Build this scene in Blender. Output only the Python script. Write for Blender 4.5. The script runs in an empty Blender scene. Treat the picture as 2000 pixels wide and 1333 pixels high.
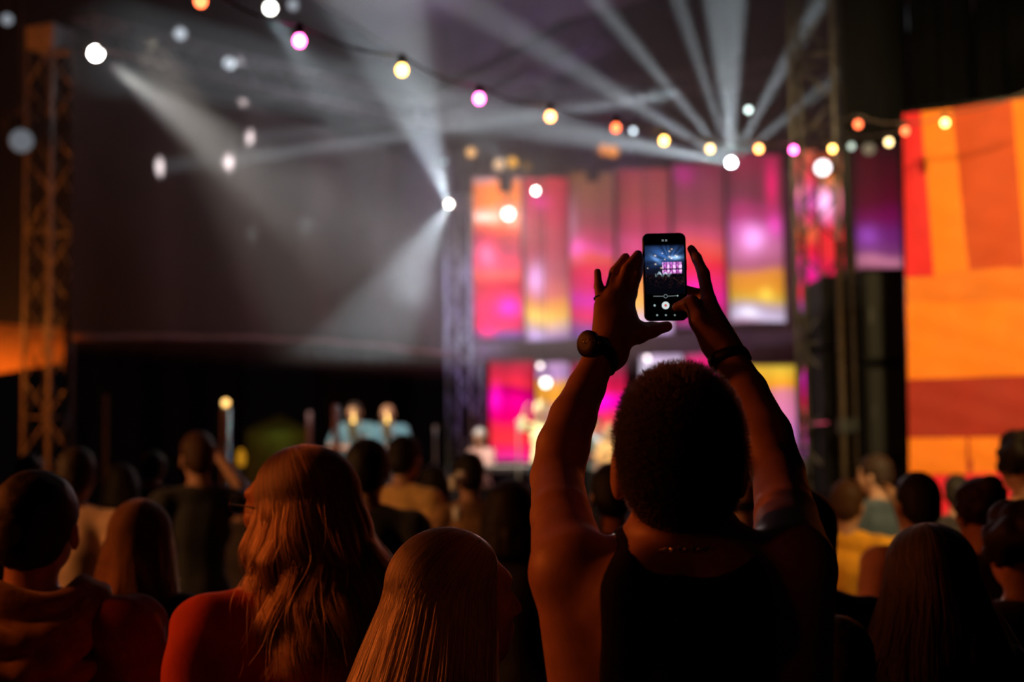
import bpy, math, random
import numpy as np
from mathutils import Vector, Matrix
random.seed(7); rng = np.random.default_rng(7)
sc = bpy.context.scene
C = sc.collection

# ---------------------------------------------------------------- camera
FPX = 2777.8
PITCH, ROLL = math.radians(4.0), math.radians(0.7)
CAM = Vector((0, 0, 1.72))
FW = Vector((0, math.cos(PITCH), math.sin(PITCH)))
U0 = Vector((0, -math.sin(PITCH), math.cos(PITCH))); R0 = Vector((1, 0, 0))
UP = U0 * math.cos(ROLL) + R0 * math.sin(ROLL)
RT = R0 * math.cos(ROLL) - U0 * math.sin(ROLL)
cd = bpy.data.cameras.new('camera'); cam = bpy.data.objects.new('camera', cd); C.objects.link(cam)
M = Matrix((RT, UP, -FW)).transposed().to_4x4(); M.translation = CAM
cam.matrix_world = M
cd.lens = 50; cd.sensor_width = 36; cd.clip_start = 0.05; cd.clip_end = 300
cd.dof.use_dof = True; cd.dof.focus_distance = 2.25; cd.dof.aperture_fstop = 2.5
sc.camera = cam
sc.view_settings.view_transform = 'Standard'; sc.view_settings.look = 'None'
sc.view_settings.exposure = 0.0; sc.view_settings.gamma = 1.0
sc.view_settings.use_curve_mapping = False
sc.cycles.use_denoising = True
sc.cycles.max_bounces = 5; sc.cycles.diffuse_bounces = 2; sc.cycles.glossy_bounces = 2
sc.cycles.transmission_bounces = 3; sc.cycles.volume_bounces = 0; sc.cycles.transparent_max_bounces = 8
sc.cycles.sample_clamp_indirect = 2.0; sc.cycles.sample_clamp_direct = 0.0
sc.cycles.caustics_reflective = False; sc.cycles.caustics_refractive = False

def ray(px, py):
    return FW + RT * ((px - 1000) / FPX) + UP * ((666.5 - py) / FPX)
def P(px, py, Y):                      # point seen at this pixel, at world distance Y
    d = ray(px, py); return CAM + d * (Y / d.y)
# stage frame: origin at the left front tower, U across, V to the back
SO = Vector((-4.9, 15.0, 0)); SU = Vector((0.914, -0.406, 0)).normalized(); SV = Vector((0.406, 0.914, 0)).normalized()
def S(a, b, z): return SO + SU * a + SV * b + Vector((0, 0, z))
def PB(px, py, b):                     # pixel to the vertical plane at stage depth b
    d = ray(px, py); t = (b - (CAM - SO).dot(SV)) / d.dot(SV); return CAM + d * t
def uv_(p): q = p - SO; return q.dot(SU), q.dot(SV), p.z

# ---------------------------------------------------------------- world: a dark night sky
w = bpy.data.worlds.new('night'); sc.world = w; w.use_nodes = True
nt = w.node_tree; bg = nt.nodes['Background']
bg.inputs[0].default_value = (0.4, 0.25, 0.28, 1); bg.inputs[1].default_value = 0.003

# ---------------------------------------------------------------- lamps of the place and added fills
def light(kind, name, loc, aim, col, power, size=0.1, cone=None, blend=0.3):
    l = bpy.data.lights.new(name, kind); o = bpy.data.objects.new(name, l); C.objects.link(o)
    o.location = loc; l.color = col; l.energy = power
    if kind in ('SPOT', 'POINT'): l.shadow_soft_size = size
    if kind == 'SPOT': l.spot_size = math.radians(cone); l.spot_blend = blend
    if kind == 'AREA': l.size = size
    if aim is not None: o.rotation_euler = (Vector(aim) - Vector(loc)).to_track_quat('-Z', 'Y').to_euler()
    return o
# warm red-orange light from unseen lamps left of the crowd and an added fill, spot on the patchwork banner, amber on the left tower
light('SPOT', 'unseen_warm_light', (-4.8, 2.7, 2.95), (0.4, 2.4, 1.5), (1.0, 0.165, 0.022), 215, 0.22, 75, 0.6)
light('SPOT', 'unseen_warm_light', (-4.6, 4.3, 3.4), (0.4, 2.0, 1.5), (1.0, 0.185, 0.026), 170, 0.22, 60, 0.6)
light('SPOT', 'unseen_warm_light', (-6.5, 4.3, 3.3), (-1.2, 7.2, 1.2), (1.0, 0.42, 0.13), 720, 0.25, 52, 0.8)
light('SPOT', 'unseen_warm_light', (-3.6, -1.2, 3.3), (0.5, 2.1, 1.45), (1.0, 0.14, 0.03), 16, 0.2, 40, 0.8)  # added fill behind the camera, lifts shadows on the man's back and arm
light('SPOT', 'tower_wash_light', (-7.5, 9.0, 2.2), (-5.9, 15.0, 3.4), (1.0, 0.2, 0.02), 950, 0.2, 85, 0.9)
light('SPOT', 'banner_wash_light', (2.3, 4.2, 4.6), (3.2, 9.8, 2.6), (1.0, 0.7, 0.3), 1800, 0.15, 62, 0.7)
light('SPOT', 'shirt_fill_light', (3.6, 4.2, 3.9), (1.56, 6.6, 1.25), (1.0, 0.6, 0.2), 420, 0.2, 20, 0.7)  # added spot without a real lamp, brightens the yellow shirt

# ---------------------------------------------------------------- materials
_m = {}
def lin(c): return tuple(((x / 255) / 12.92 if x / 255 <= .04045 else ((x / 255 + .055) / 1.055) ** 2.4) for x in c)
def mat(name, col, rough=0.6, metal=0.0, var=0.25, scale=12.0, bump=0.0, spec=0.5, emit=None, es=0.0, sss=0.0, sheen=0.0):
    if name in _m: return _m[name]
    m = bpy.data.materials.new(name); m.use_nodes = True; n = m.node_tree.nodes; L = m.node_tree.links
    b = n['Principled BSDF']
    tc = n.new('ShaderNodeTexCoord'); nz = n.new('ShaderNodeTexNoise'); nz.inputs['Scale'].default_value = scale; nz.inputs['Detail'].default_value = 4
    L.new(tc.outputs['Object'], nz.inputs['Vector'])
    r = n.new('ShaderNodeValToRGB'); r.color_ramp.elements[0].position = .3; r.color_ramp.elements[1].position = .7
    r.color_ramp.elements[0].color = tuple(c * (1 - var) for c in col) + (1,)
    r.color_ramp.elements[1].color = tuple(min(1, c * (1 + var)) for c in col) + (1,)
    L.new(nz.outputs['Fac'], r.inputs[0]); L.new(r.outputs[0], b.inputs['Base Color'])
    b.inputs['Roughness'].default_value = rough; b.inputs['Metallic'].default_value = metal
    b.inputs['Specular IOR Level'].default_value = spec
    if bump:
        bp = n.new('ShaderNodeBump'); bp.inputs['Strength'].default_value = bump; bp.inputs['Distance'].default_value = 0.01
        L.new(nz.outputs['Fac'], bp.inputs['Height']); L.new(bp.outputs[0], b.inputs['Normal'])
    if emit: b.inputs['Emission Color'].default_value = tuple(emit) + (1,); b.inputs['Emission Strength'].default_value = es
    if sss: b.inputs['Subsurface Weight'].default_value = sss; b.inputs['Subsurface Radius'].default_value = (.02, .008, .004); b.inputs['Subsurface Scale'].default_value = .5
    if sheen: b.inputs['Sheen Weight'].default_value = sheen
    _m[name] = m; return m
def attr_emit(name, strength=1.0):
    if name in _m: return _m[name]
    m = bpy.data.materials.new(name); m.use_nodes = True; n = m.node_tree.nodes; L = m.node_tree.links
    n.remove(n['Principled BSDF']); a = n.new('ShaderNodeAttribute'); a.attribute_name = 'picture'
    e = n.new('ShaderNodeEmission'); e.inputs[1].default_value = strength
    L.new(a.outputs['Color'], e.inputs[0]); L.new(e.outputs[0], n['Material Output'].inputs[0])
    _m[name] = m; return m
BLACK = mat('black_metal', (.012, .012, .013), .45, .2)
BLK = mat('black_cloth', (.008, .007, .008), .9, 0, .3, 6, 0, .05)
ALU = mat('truss_aluminium', (.35, .35, .37), .5, .3, .2, 20)
SKIN = mat('skin', (.42, .22, .14), .5, 0, .1, 30, .08, .35, sss=.15)
SKIN2 = mat('dark_skin', (.25, .12, .075), .5, 0, .1, 30, .08, .35)

# ---------------------------------------------------------------- helpers
def link(name, me, m, parent=None, smooth=False):
    o = bpy.data.objects.new(name, me); C.objects.link(o)
    if m is not None and not me.materials: me.materials.append(m)
    if parent is not None: o.parent = parent
    return o
def tag(o, label=None, cat=None, group=None, kind=None):
    for k, v in (('label', label), ('category', cat), ('group', group), ('kind', kind)):
        if v: o[k] = v
    return o
def empty(name, loc=(0, 0, 0), rz=0):
    o = bpy.data.objects.new(name, None); C.objects.link(o); o.location = loc; o.rotation_euler = (0, 0, rz); o.empty_display_size = .1
    return o
def local(o, w):                       # world point to a thing's own frame (before depsgraph update)
    m = Matrix.LocRotScale(o.location, o.rotation_euler, o.scale); return m.inverted() @ Vector(w)
class MB:
    def __init__(s): s.v = []; s.f = []; s.sm = []
    def add(s, vs, fs, smooth=False):
        k = len(s.v); s.v += [tuple(v) for v in vs]; s.f += [tuple(i + k for i in f) for f in fs]; s.sm += [smooth] * len(fs)
    def box(s, c, h, rot=None):
        c = Vector(c); R = rot if rot is not None else Matrix.Identity(3)
        vs = [c + R @ Vector((x * h[0], y * h[1], z * h[2])) for x in (-1, 1) for y in (-1, 1) for z in (-1, 1)]
        s.add(vs, [(0, 1, 3, 2), (4, 6, 7, 5), (0, 4, 5, 1), (2, 3, 7, 6), (0, 2, 6, 4), (1, 5, 7, 3)])
    def tube(s, pts, r, n=8, closed=False, caps=True):
        pts = [Vector(p) for p in pts]; K = len(pts); rs = r if isinstance(r, (list, tuple)) else [r] * K
        vs = []; ref = None
        for i, p in enumerate(pts):
            a = pts[(i - 1) % K] if (i > 0 or closed) else p; b = pts[(i + 1) % K] if (i < K - 1 or closed) else p
            t = (b - a).normalized()
            if ref is None: ref = t.orthogonal().normalized()
            ref = (ref - t * ref.dot(t))
            ref = ref.normalized() if ref.length > 1e-6 else t.orthogonal().normalized()
            q = t.cross(ref)
            for j in range(n):
                an = 2 * math.pi * j / n; vs.append(p + (ref * math.cos(an) + q * math.sin(an)) * rs[i])
        fs = []
        for i in range(K if closed else K - 1):
            i2 = (i + 1) % K
            for j in range(n): fs.append((i * n + j, i * n + (j + 1) % n, i2 * n + (j + 1) % n, i2 * n + j))
        if caps and not closed: fs += [tuple(range(n))[::-1], tuple((K - 1) * n + j for j in range(n))]
        s.add(vs, fs, True)
    def lathe(s, prof, n=20, c=(0, 0, 0), R=None):   # prof: (radius, height) along local z
        c = Vector(c); R = R or Matrix.Identity(3); vs = []; fs = []
        for r, z in prof:
            for j in range(n):
                a = 2 * math.pi * j / n; vs.append(c + R @ Vector((r * math.cos(a), r * math.sin(a), z)))
        for i in range(len(prof) - 1):
            for j in range(n): fs.append((i * n + j, i * n + (j + 1) % n, (i + 1) * n + (j + 1) % n, (i + 1) * n + j))
        fs += [tuple(range(n))[::-1], tuple((len(prof) - 1) * n + j for j in range(n))]
        s.add(vs, fs, True)
    def mesh(s, name):
        me = bpy.data.meshes.new(name); me.from_pydata(s.v, [], s.f)
        me.polygons.foreach_set('use_smooth', s.sm); me.update(); return me
    def obj(s, name, m, parent=None, bevel=0):
        o = link(name, s.mesh(name), m, parent)
        if bevel:
            b = o.modifiers.new('bevel', 'BEVEL'); b.width = bevel; b.segments = 2; b.limit_method = 'ANGLE'
        return o
def box_obj(name, c, h, m, parent=None, rot=None, bevel=0):
    b = MB(); b.box(c, h, rot); return b.obj(name, m, parent, bevel)
SROT = Matrix((SU, SV, Vector((0, 0, 1)))).transposed()      # stage axes
def track(d): return Vector(d).to_track_quat('Z', 'Y').to_matrix()
# ---------------------------------------------------------------- setting: ground, stage shell
def grid_mesh(name, f, nu, nv, colf=None):
    vs = [f(i / nu, j / nv) for j in range(nv + 1) for i in range(nu + 1)]
    fs = [(j * (nu + 1) + i, j * (nu + 1) + i + 1, (j + 1) * (nu + 1) + i + 1, (j + 1) * (nu + 1) + i) for j in range(nv) for i in range(nu)]
    me = bpy.data.meshes.new(name); me.from_pydata([tuple(v) for v in vs], [], fs)
    me.polygons.foreach_set('use_smooth', [True] * len(fs))
    if colf:
        at = me.color_attributes.new('picture', 'FLOAT_COLOR', 'POINT')
        cs = []
        for j in range(nv + 1):
            for i in range(nu + 1): cs += list(colf(i / nu, j / nv)) + [1.0]
        at.data.foreach_set('color', cs)
    me.update(); return me
ground = link('ground', grid_mesh('ground', lambda u, v: (-30 + 60 * u, -6 + 60 * v, 0.012 * math.sin(40 * u) * math.sin(37 * v)), 60, 60), mat('trodden_grass', (.02, .022, .012), .95, 0, .5, 3, .5))
tag(ground, kind='structure')

# stage deck with a black skirt of separate cloth panels
stage = empty('stage', S(0, 0, 0)); tag(stage, 'low black stage deck with a cloth skirt under the lighting rig', 'stage')
def LP(o, w): return local(o, w)
deck = MB(); deck.box(LP(stage, S(4.05, 4.9, .55)), (4.3, 5.0, .05), SROT); deck.obj('deck', BLK, stage)
for k in range(10):
    a0 = -.2 + k * .86
    def f(u, v, a0=a0): return LP(stage, S(a0 + u * .84, -.08 + .02 * math.sin(u * 25), .5 * v))
    link('skirt_panel', grid_mesh('skirt', f, 16, 1), BLK, stage)
for a in (0, 2.7, 5.4, 8.1):
    for b in (.4, 5, 9.5):
        p = MB(); p.tube([LP(stage, S(a, b, 0)), LP(stage, S(a, b, .5))], .03); p.obj('leg', ALU, stage)

def member(name, p, q, w, m, parent, bays=None, tri=.022):   # box truss: four chords and diagonal braces
    p = Vector(p); q = Vector(q); d = (q - p); L = d.length; t = d.normalized()
    if abs(t.z) > .9: x, y = SU.copy(), SV.copy()
    else:
        y = Vector((0, 0, 1)); y = (y - t * y.dot(t)).normalized(); x = t.cross(y)
    bays = bays or max(2, round(L / (w * 1.15)))
    cs = [x * sx * w / 2 + y * sy * w / 2 for sx, sy in ((-1, -1), (1, -1), (1, 1), (-1, 1))]
    for c in cs:
        b = MB(); b.tube([local(parent, p + c), local(parent, q + c)], tri, 8); b.obj('chord', m, parent)
    for s in range(4):
        c0, c1 = cs[s], cs[(s + 1) % 4]
        for k in range(bays):
            A = p + t * (L * k / bays); B = p + t * (L * (k + 1) / bays)
            u, v = (A + c0, B + c1) if k % 2 == 0 else (A + c1, B + c0)
            b = MB(); b.tube([local(parent, u), local(parent, v)], tri * .5, 5); b.obj('brace', m, parent)
    for k in range(0, bays + 1, max(1, bays // 3)):
        A = p + t * (L * k / bays); b = MB()
        b.tube([local(parent, A + c) for c in cs], tri * .6, 5, closed=True); b.obj('ring', m, parent)
def tower(label, base, h, w, m=ALU):
    t = empty('truss_tower', base); tag(t, label, 'truss')
    member('t', Vector(base) + Vector((0, 0, .06)), Vector(base) + Vector((0, 0, h)), w, m, t)
    box_obj('base_plate', local(t, Vector(base) + Vector((0, 0, .03))), (w * .9, w * .9, .03), BLACK, t, SROT, .01)
    box_obj('head_block', local(t, Vector(base) + Vector((0, 0, h + .12))), (w * .55, w * .55, .12), m, t, SROT, .01)
    return t
def base(p): return Vector((p.x, p.y, 0))
tLp = base(P(96, 500, 15)); tower('amber-lit lattice truss tower carrying the big white spotlight beside the tan awning', tLp, 5.95, .34)
tBp = base(PB(905, 500, 9.2)); tBp += SV * 0; tower('slim lilac-lit truss tower beside the orange and pink banner at the stage corner', tBp, 5.5, .42)
tRp = base(P(1603, 500, 12.0)); tower('dark lattice truss tower before the narrow pink banners', tRp, 8.2, .36, mat('dark_truss', (.2, .19, .2), .5, .7))

def roof_truss(label, p, q, w=.34):
    t = empty('roof_truss', p); tag(t, label, 'truss'); member('r', p, q, w, mat('dull_truss', (.13, .1, .115), .6, .2), t); return t
roof_truss('side roof truss running back from the amber-lit tower along the dark curtain', P(165, 68, 15), PB(870, 268, 9.3) + Vector((0, 0, .3)))
roof_truss('purple-lit roof truss crossing above the banners near the fanned beams', PB(850, 225, 7), PB(1190, 60, 7))
roof_truss('far roof truss above the orange lamps over the banner row', S(.2, 9.7, 7.35), S(7.9, 9.7, 7.35), .3)
roof_truss('front roof truss high between the two towers', S(-.2, -.1, 8.0), S(8.1, -.9, 8.6), .36)

# roof sheets and curtain wall
RG = mat('grey_roof_cloth', (.3, .28, .29), .9, 0, .25, .6)
zr = lambda a, b: 8.9 + 1.1 * math.sin(math.pi * max(0, min(1, (a + .6) / 9.2))) - .08 * b
for k in range(4):
    def f(u, v, k=k): a = -.6 + 2.3 * (k + u); b = -1.2 + 11.6 * v; return S(a, b, zr(a, b) - .18 * math.sin(math.pi * u) * (1 - .3 * math.cos(6 * v)))
    tag(link('roof_sheet', grid_mesh('roof_sheet', f, 10, 16), RG), kind='structure')
CW = mat('dark_curtain_cloth', (.024, .013, .012), .92, 0, .35, 1.2, .3)
pA = tLp + SU * .28; pB_ = tBp + SV * .4 - SU * .25
def wall(u, v, i=0):
    q = pA.lerp(pB_, u); d = (pB_ - pA).normalized(); nrm = Vector((-d.y, d.x, 0))
    zt = 6.0 + .2 * u; zb = 2.9 + .25 * u + .12 * math.sin(math.pi * u)
    return q + Vector((0, 0, zb + (zt - zb) * v)) + nrm * (.10 * math.sin(u * 34) * (1 - .5 * v) + .25 * math.sin(math.pi * v) * math.sin(math.pi * u))
for k in range(5):
    tag(link('wall_left', grid_mesh('curtain', lambda u, v, k=k: wall((k + u) / 5, v), 40, 12), CW), kind='structure')
# lower drape behind, black, with a lighter hem rope across it
def low(u, v):
    q = pA.lerp(pB_, u); d = (pB_ - pA).normalized(); nrm = Vector((-d.y, d.x, 0))
    return q + nrm * (.06 + .84 * min(1, u * 4) + .05 * math.sin(60 * u)) + Vector((0, 0, .0 + 3.4 * v))
def px_of(p): q = p - CAM; return 1000 + FPX * q.dot(RT) / q.dot(FW)
us = [i / 400 for i in range(401)]
u0_ = min(us, key=lambda u: abs(px_of(low(u, .5)) - 482)); u1_ = min(us, key=lambda u: abs(px_of(low(u, .5)) - 612))
for ua, ub in ((0, u0_), (u1_, 1)):
    tag(link('wall_left', grid_mesh('drape', lambda u, v, ua=ua, ub=ub: low(ua + (ub - ua) * u, v), 60, 4), BLK), kind='structure')
rope = MB(); rope.tube([wall(u, 0) - SV * 0 + Vector((.1, -.1, -.05)) for u in [i / 20 for i in range(21)]], .035, 6)
tag(rope.obj('hem_pipe', mat('hem_pipe', (.3, .18, .18), .6)), 'dull pink pipe along the lower hem of the dark side curtain', 'pipe')
# back curtain of the stage
def back(u, v): a = -.4 + 9.6 * u; return S(a, 10.25 + .06 * math.sin(a * 9), .6 + 6.3 * v)
tag(link('wall_back', grid_mesh('back_curtain', back, 200, 4), BLK), kind='structure')
# awning of a stall beyond the left tower
aw = empty('stall_awning', (-6.5, 17, 0)); tag(aw, 'tan stall awning glowing amber beyond the lattice tower', 'awning')
AWM = mat('tan_awning', (.6, .3, .12), .8, 0, .15, 2)
for k in range(3):
    def f(u, v, k=k):
        c0 = P(-480 + (k + u) * 222, 600 + 15 * (k + u), 17.0); c1 = P(-480 + (k + u) * 222, 800 - 30 * (k + u) - .5 * (k + u) ** 3, 16.2)
        return local(aw, c0.lerp(c1, v) + Vector((0, -.12 * math.sin(math.pi * v), 0)))
    link('canopy_panel', grid_mesh('aw', f, 8, 8), AWM, aw)
for px in (-478, -60):
    t = P(px, 720, 16.4); b = MB(); b.tube([local(aw, (t.x, t.y, 0)), local(aw, t)], .03); b.obj('pole', ALU, aw)
light('POINT', 'stall_bulb_light', P(-70, 640, 15.4), None, (1, .27, .03), 34, .06)

# black scrims: top right and the PA tower
SCR = mat('black_scrim', (.004, .004, .005), .95, 0, .4, 2, 0, .03)
sb = empty('scrim_rig', P(1820, 860, 11.6)); sb.location.z = 0; tag(sb, 'tall black scrim hung above and behind the patchwork banner', 'curtain')
for k in range(4):
    def f(u, v, k=k):
        px = 1652 + (k + u) * 130; yb = 283 if k == 0 else 300
        a = P(px, yb, 11.9 - .4 * k * .5); z = a.z + (8.6 - a.z) * v
        return local(sb, Vector((a.x, a.y + .04 * math.sin(14 * u), z)))
    link('scrim_panel', grid_mesh('scrim', f, 20, 2), SCR, sb)
for px in (1652, 2190):
    p = P(px, 300, 11.95); b = MB(); b.tube([local(sb, (p.x, p.y, 0)), local(sb, (p.x, p.y, 8.65))], .03); b.obj('post', BLACK, sb)
# dim crimson cloth with a purple bloom behind the diagonal wires
def speaker_stack(x0, x1, ytop, Y, label, n):
    a = P(x0, ytop, Y); c = P(x1, ytop, Y); t = empty('speaker_stack', ((a.x + c.x) / 2, Y + .35, 0)); tag(t, label, 'speaker')
    H = a.z; w = (c.x - a.x) / 2; z = 0.02
    for k in range(n):
        h = H / n
        box_obj('cabinet', (0, 0, z + h / 2), (w, .35, h / 2 - .008), mat('cabinet_paint', (.006, .006, .006), .8, 0, .3, 60, .2, .1), t, None, .015)
        g = MB(); g.box((0, -.36, z + h / 2), (w - .03, .012, h / 2 - .04)); g.obj('grille', mat('speaker_grille', (.006, .006, .006), .7, .3, .5, 200), t, .008)
        for s in (-1, 1):
            hd = MB(); hd.box((s * (w - .06), -.372, z + h * .5), (.012, .006, .06)); hd.obj('handle', BLACK, t)
        z += h
    return t
speaker_stack(1682, 1768, 528, 11.0, 'wide black loudspeaker stack beside the patchwork banner', 4)
speaker_stack(1606, 1634, 542, 11.6, 'narrow black speaker column behind the tower foot', 5)
for px, px2, Y in ((1637, 1652, 11.2), (1664, 1676, 11.3)):
    a = P(px, 470, Y); t = empty('scaffold_pole', (a.x, Y, 0)); tag(t, 'amber-lit scaffold pole %s' % ('next to the dark lattice tower' if px < 1650 else 'next to the wide speaker stack'), 'pole')
    b = MB(); b.tube([(0, 0, 0), (0, 0, a.z)], .03, 10); b.obj('tube', mat('amber_lit_tube', (.045, .025, .012), .6, .2), t)  # amber light on the tube is put into its base colour
    b = MB(); b.box((0, 0, .015), (.09, .09, .015)); b.obj('foot_plate', BLACK, t)
    b = MB(); b.box((0, 0, a.z * .55), (.05, .05, .06)); b.obj('clamp', BLACK, t, .008)

# ---------------------------------------------------------------- stage banners, stage light painted into their emission
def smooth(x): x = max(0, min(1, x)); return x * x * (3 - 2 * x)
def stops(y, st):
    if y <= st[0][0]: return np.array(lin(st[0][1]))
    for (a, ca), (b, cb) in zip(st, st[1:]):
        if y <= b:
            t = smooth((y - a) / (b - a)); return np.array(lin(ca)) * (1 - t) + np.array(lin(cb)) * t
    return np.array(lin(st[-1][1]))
BAN = attr_emit('painted_light_print', 1.3)  # printed cloth; the light falling on it is put into the emission
BACKM = mat('banner_back', (.05, .04, .05), .9)
def banner(x0, x1, y0, y1, st, light_blobs, label, b=9.0, wave=.02, gain=1.0, skew=6):
    A, B = PB(x0, y0, b), PB(x1, y0, b); Lo = PB(x0 + skew, y1, b); Lb = PB(x1 + skew, y1, b)
    a0, a1 = uv_(A)[0], uv_(B)[0]; zt0, zt1, zb0, zb1 = A.z, B.z, Lo.z, Lb.z
    t = empty('stage_banner', S((a0 + a1) / 2, b, 0)); tag(t, label, 'banner', 'banners with painted glow in two tiers across the stage back')
    rnd = [random.uniform(0, 6.28) for _ in range(4)]
    def f(u, v): return local(t, S(a0 + (a1 - a0) * u, b - wave * math.sin(u * 7 + rnd[0] + v) - .03 * math.sin(math.pi * v), (zt0 + (zt1 - zt0) * u) * (1 - v) + (zb0 + (zb1 - zb0) * u) * v))
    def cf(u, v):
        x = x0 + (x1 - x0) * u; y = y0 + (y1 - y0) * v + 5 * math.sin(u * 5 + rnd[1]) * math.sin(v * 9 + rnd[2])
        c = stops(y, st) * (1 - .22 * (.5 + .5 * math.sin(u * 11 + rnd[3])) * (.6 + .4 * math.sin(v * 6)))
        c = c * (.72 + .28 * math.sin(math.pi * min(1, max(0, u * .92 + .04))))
        for bx, by, rx, ry, col, g in light_blobs:
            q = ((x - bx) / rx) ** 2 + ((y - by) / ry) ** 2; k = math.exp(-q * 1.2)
            c = c * (1 - .7 * k) + np.array(lin(col)) * g * k  # pools of stage light painted over the print colours
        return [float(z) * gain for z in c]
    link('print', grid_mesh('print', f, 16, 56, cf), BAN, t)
    for v_, zz0, zz1 in ((0, zt0, zt1), (1, zb0, zb1)):
        r = MB(); r.tube([local(t, S(a0 - .02, b, zz0)), local(t, S(a1 + .02, b, zz1))], .025, 8); r.obj('batten', BLACK, t)
    if y0 < 400:
        for aa in (a0 + .1, a1 - .1): r = MB(); r.tube([local(t, S(aa, b, zt0)), local(t, S(aa, b + .5, 7.3))], .006, 5); r.obj('hanging_line', BLACK, t)
    return t
W3 = (255, 245, 235)
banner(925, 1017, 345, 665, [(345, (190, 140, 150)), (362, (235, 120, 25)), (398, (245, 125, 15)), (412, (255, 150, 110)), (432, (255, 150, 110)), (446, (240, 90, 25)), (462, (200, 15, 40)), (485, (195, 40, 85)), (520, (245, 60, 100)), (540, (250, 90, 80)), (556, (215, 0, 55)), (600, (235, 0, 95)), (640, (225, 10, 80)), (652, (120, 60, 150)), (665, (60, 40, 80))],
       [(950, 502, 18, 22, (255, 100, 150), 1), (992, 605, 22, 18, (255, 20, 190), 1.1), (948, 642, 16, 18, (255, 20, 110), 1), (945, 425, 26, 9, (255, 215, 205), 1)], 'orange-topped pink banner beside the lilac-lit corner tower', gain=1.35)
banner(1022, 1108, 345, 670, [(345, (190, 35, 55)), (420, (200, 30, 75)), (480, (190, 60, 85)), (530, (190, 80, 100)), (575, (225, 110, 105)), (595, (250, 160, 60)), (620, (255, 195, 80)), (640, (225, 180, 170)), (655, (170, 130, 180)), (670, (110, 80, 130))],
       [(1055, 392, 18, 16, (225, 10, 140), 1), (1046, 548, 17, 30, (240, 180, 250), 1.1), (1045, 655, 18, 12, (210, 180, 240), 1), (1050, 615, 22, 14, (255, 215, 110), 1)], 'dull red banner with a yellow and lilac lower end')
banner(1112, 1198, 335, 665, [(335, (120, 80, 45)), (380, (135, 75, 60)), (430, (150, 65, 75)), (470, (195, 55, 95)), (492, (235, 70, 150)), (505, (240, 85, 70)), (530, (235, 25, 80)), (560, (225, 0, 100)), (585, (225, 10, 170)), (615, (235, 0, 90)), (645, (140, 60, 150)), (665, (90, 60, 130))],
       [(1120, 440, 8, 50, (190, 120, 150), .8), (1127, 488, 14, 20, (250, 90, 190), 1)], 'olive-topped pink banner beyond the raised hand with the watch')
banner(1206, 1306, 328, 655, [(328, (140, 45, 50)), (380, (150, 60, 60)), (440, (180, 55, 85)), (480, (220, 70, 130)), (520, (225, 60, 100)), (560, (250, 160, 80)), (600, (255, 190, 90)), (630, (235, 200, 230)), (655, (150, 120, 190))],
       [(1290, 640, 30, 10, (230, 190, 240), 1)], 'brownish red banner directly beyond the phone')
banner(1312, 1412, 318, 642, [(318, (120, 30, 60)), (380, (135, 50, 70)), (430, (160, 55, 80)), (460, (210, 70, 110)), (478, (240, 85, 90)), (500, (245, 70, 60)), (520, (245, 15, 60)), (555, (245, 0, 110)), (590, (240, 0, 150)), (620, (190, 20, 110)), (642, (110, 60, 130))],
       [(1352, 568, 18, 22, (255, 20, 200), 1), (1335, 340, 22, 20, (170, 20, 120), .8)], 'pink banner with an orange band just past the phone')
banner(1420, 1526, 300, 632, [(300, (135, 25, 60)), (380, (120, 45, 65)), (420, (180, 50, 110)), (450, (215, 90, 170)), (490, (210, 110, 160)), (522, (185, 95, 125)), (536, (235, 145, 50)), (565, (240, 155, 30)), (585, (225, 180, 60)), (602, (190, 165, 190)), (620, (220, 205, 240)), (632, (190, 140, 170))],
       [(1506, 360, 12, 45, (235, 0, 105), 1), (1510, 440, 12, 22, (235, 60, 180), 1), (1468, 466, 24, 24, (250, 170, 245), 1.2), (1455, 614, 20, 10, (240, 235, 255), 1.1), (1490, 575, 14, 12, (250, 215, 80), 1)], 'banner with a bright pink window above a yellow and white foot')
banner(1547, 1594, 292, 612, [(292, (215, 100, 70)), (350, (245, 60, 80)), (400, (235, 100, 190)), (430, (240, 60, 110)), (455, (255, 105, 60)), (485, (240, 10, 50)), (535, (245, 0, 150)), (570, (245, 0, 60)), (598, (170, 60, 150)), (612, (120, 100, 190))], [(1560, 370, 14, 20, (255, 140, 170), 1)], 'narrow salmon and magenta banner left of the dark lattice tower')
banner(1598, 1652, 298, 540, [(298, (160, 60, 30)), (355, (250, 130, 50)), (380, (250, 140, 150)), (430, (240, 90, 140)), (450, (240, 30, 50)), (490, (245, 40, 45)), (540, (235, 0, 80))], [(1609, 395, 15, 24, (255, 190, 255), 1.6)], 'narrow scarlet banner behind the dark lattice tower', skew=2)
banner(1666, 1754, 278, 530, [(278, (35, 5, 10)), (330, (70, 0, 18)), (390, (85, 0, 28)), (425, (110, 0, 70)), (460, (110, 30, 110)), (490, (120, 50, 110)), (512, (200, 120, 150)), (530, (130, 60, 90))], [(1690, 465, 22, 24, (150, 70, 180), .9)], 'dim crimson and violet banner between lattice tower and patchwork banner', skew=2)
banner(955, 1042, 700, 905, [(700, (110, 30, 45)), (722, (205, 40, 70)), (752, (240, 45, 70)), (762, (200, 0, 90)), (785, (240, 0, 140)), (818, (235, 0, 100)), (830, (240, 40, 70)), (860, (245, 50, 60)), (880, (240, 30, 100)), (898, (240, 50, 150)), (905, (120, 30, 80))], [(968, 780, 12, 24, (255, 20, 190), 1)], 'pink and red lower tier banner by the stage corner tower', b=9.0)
banner(1048, 1112, 705, 905, [(705, (180, 140, 180)), (735, (185, 140, 195)), (750, (235, 160, 70)), (775, (235, 155, 45)), (800, (200, 140, 130)), (905, (190, 120, 110))], [], 'lilac and amber lower banner behind the raised forearm')
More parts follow.
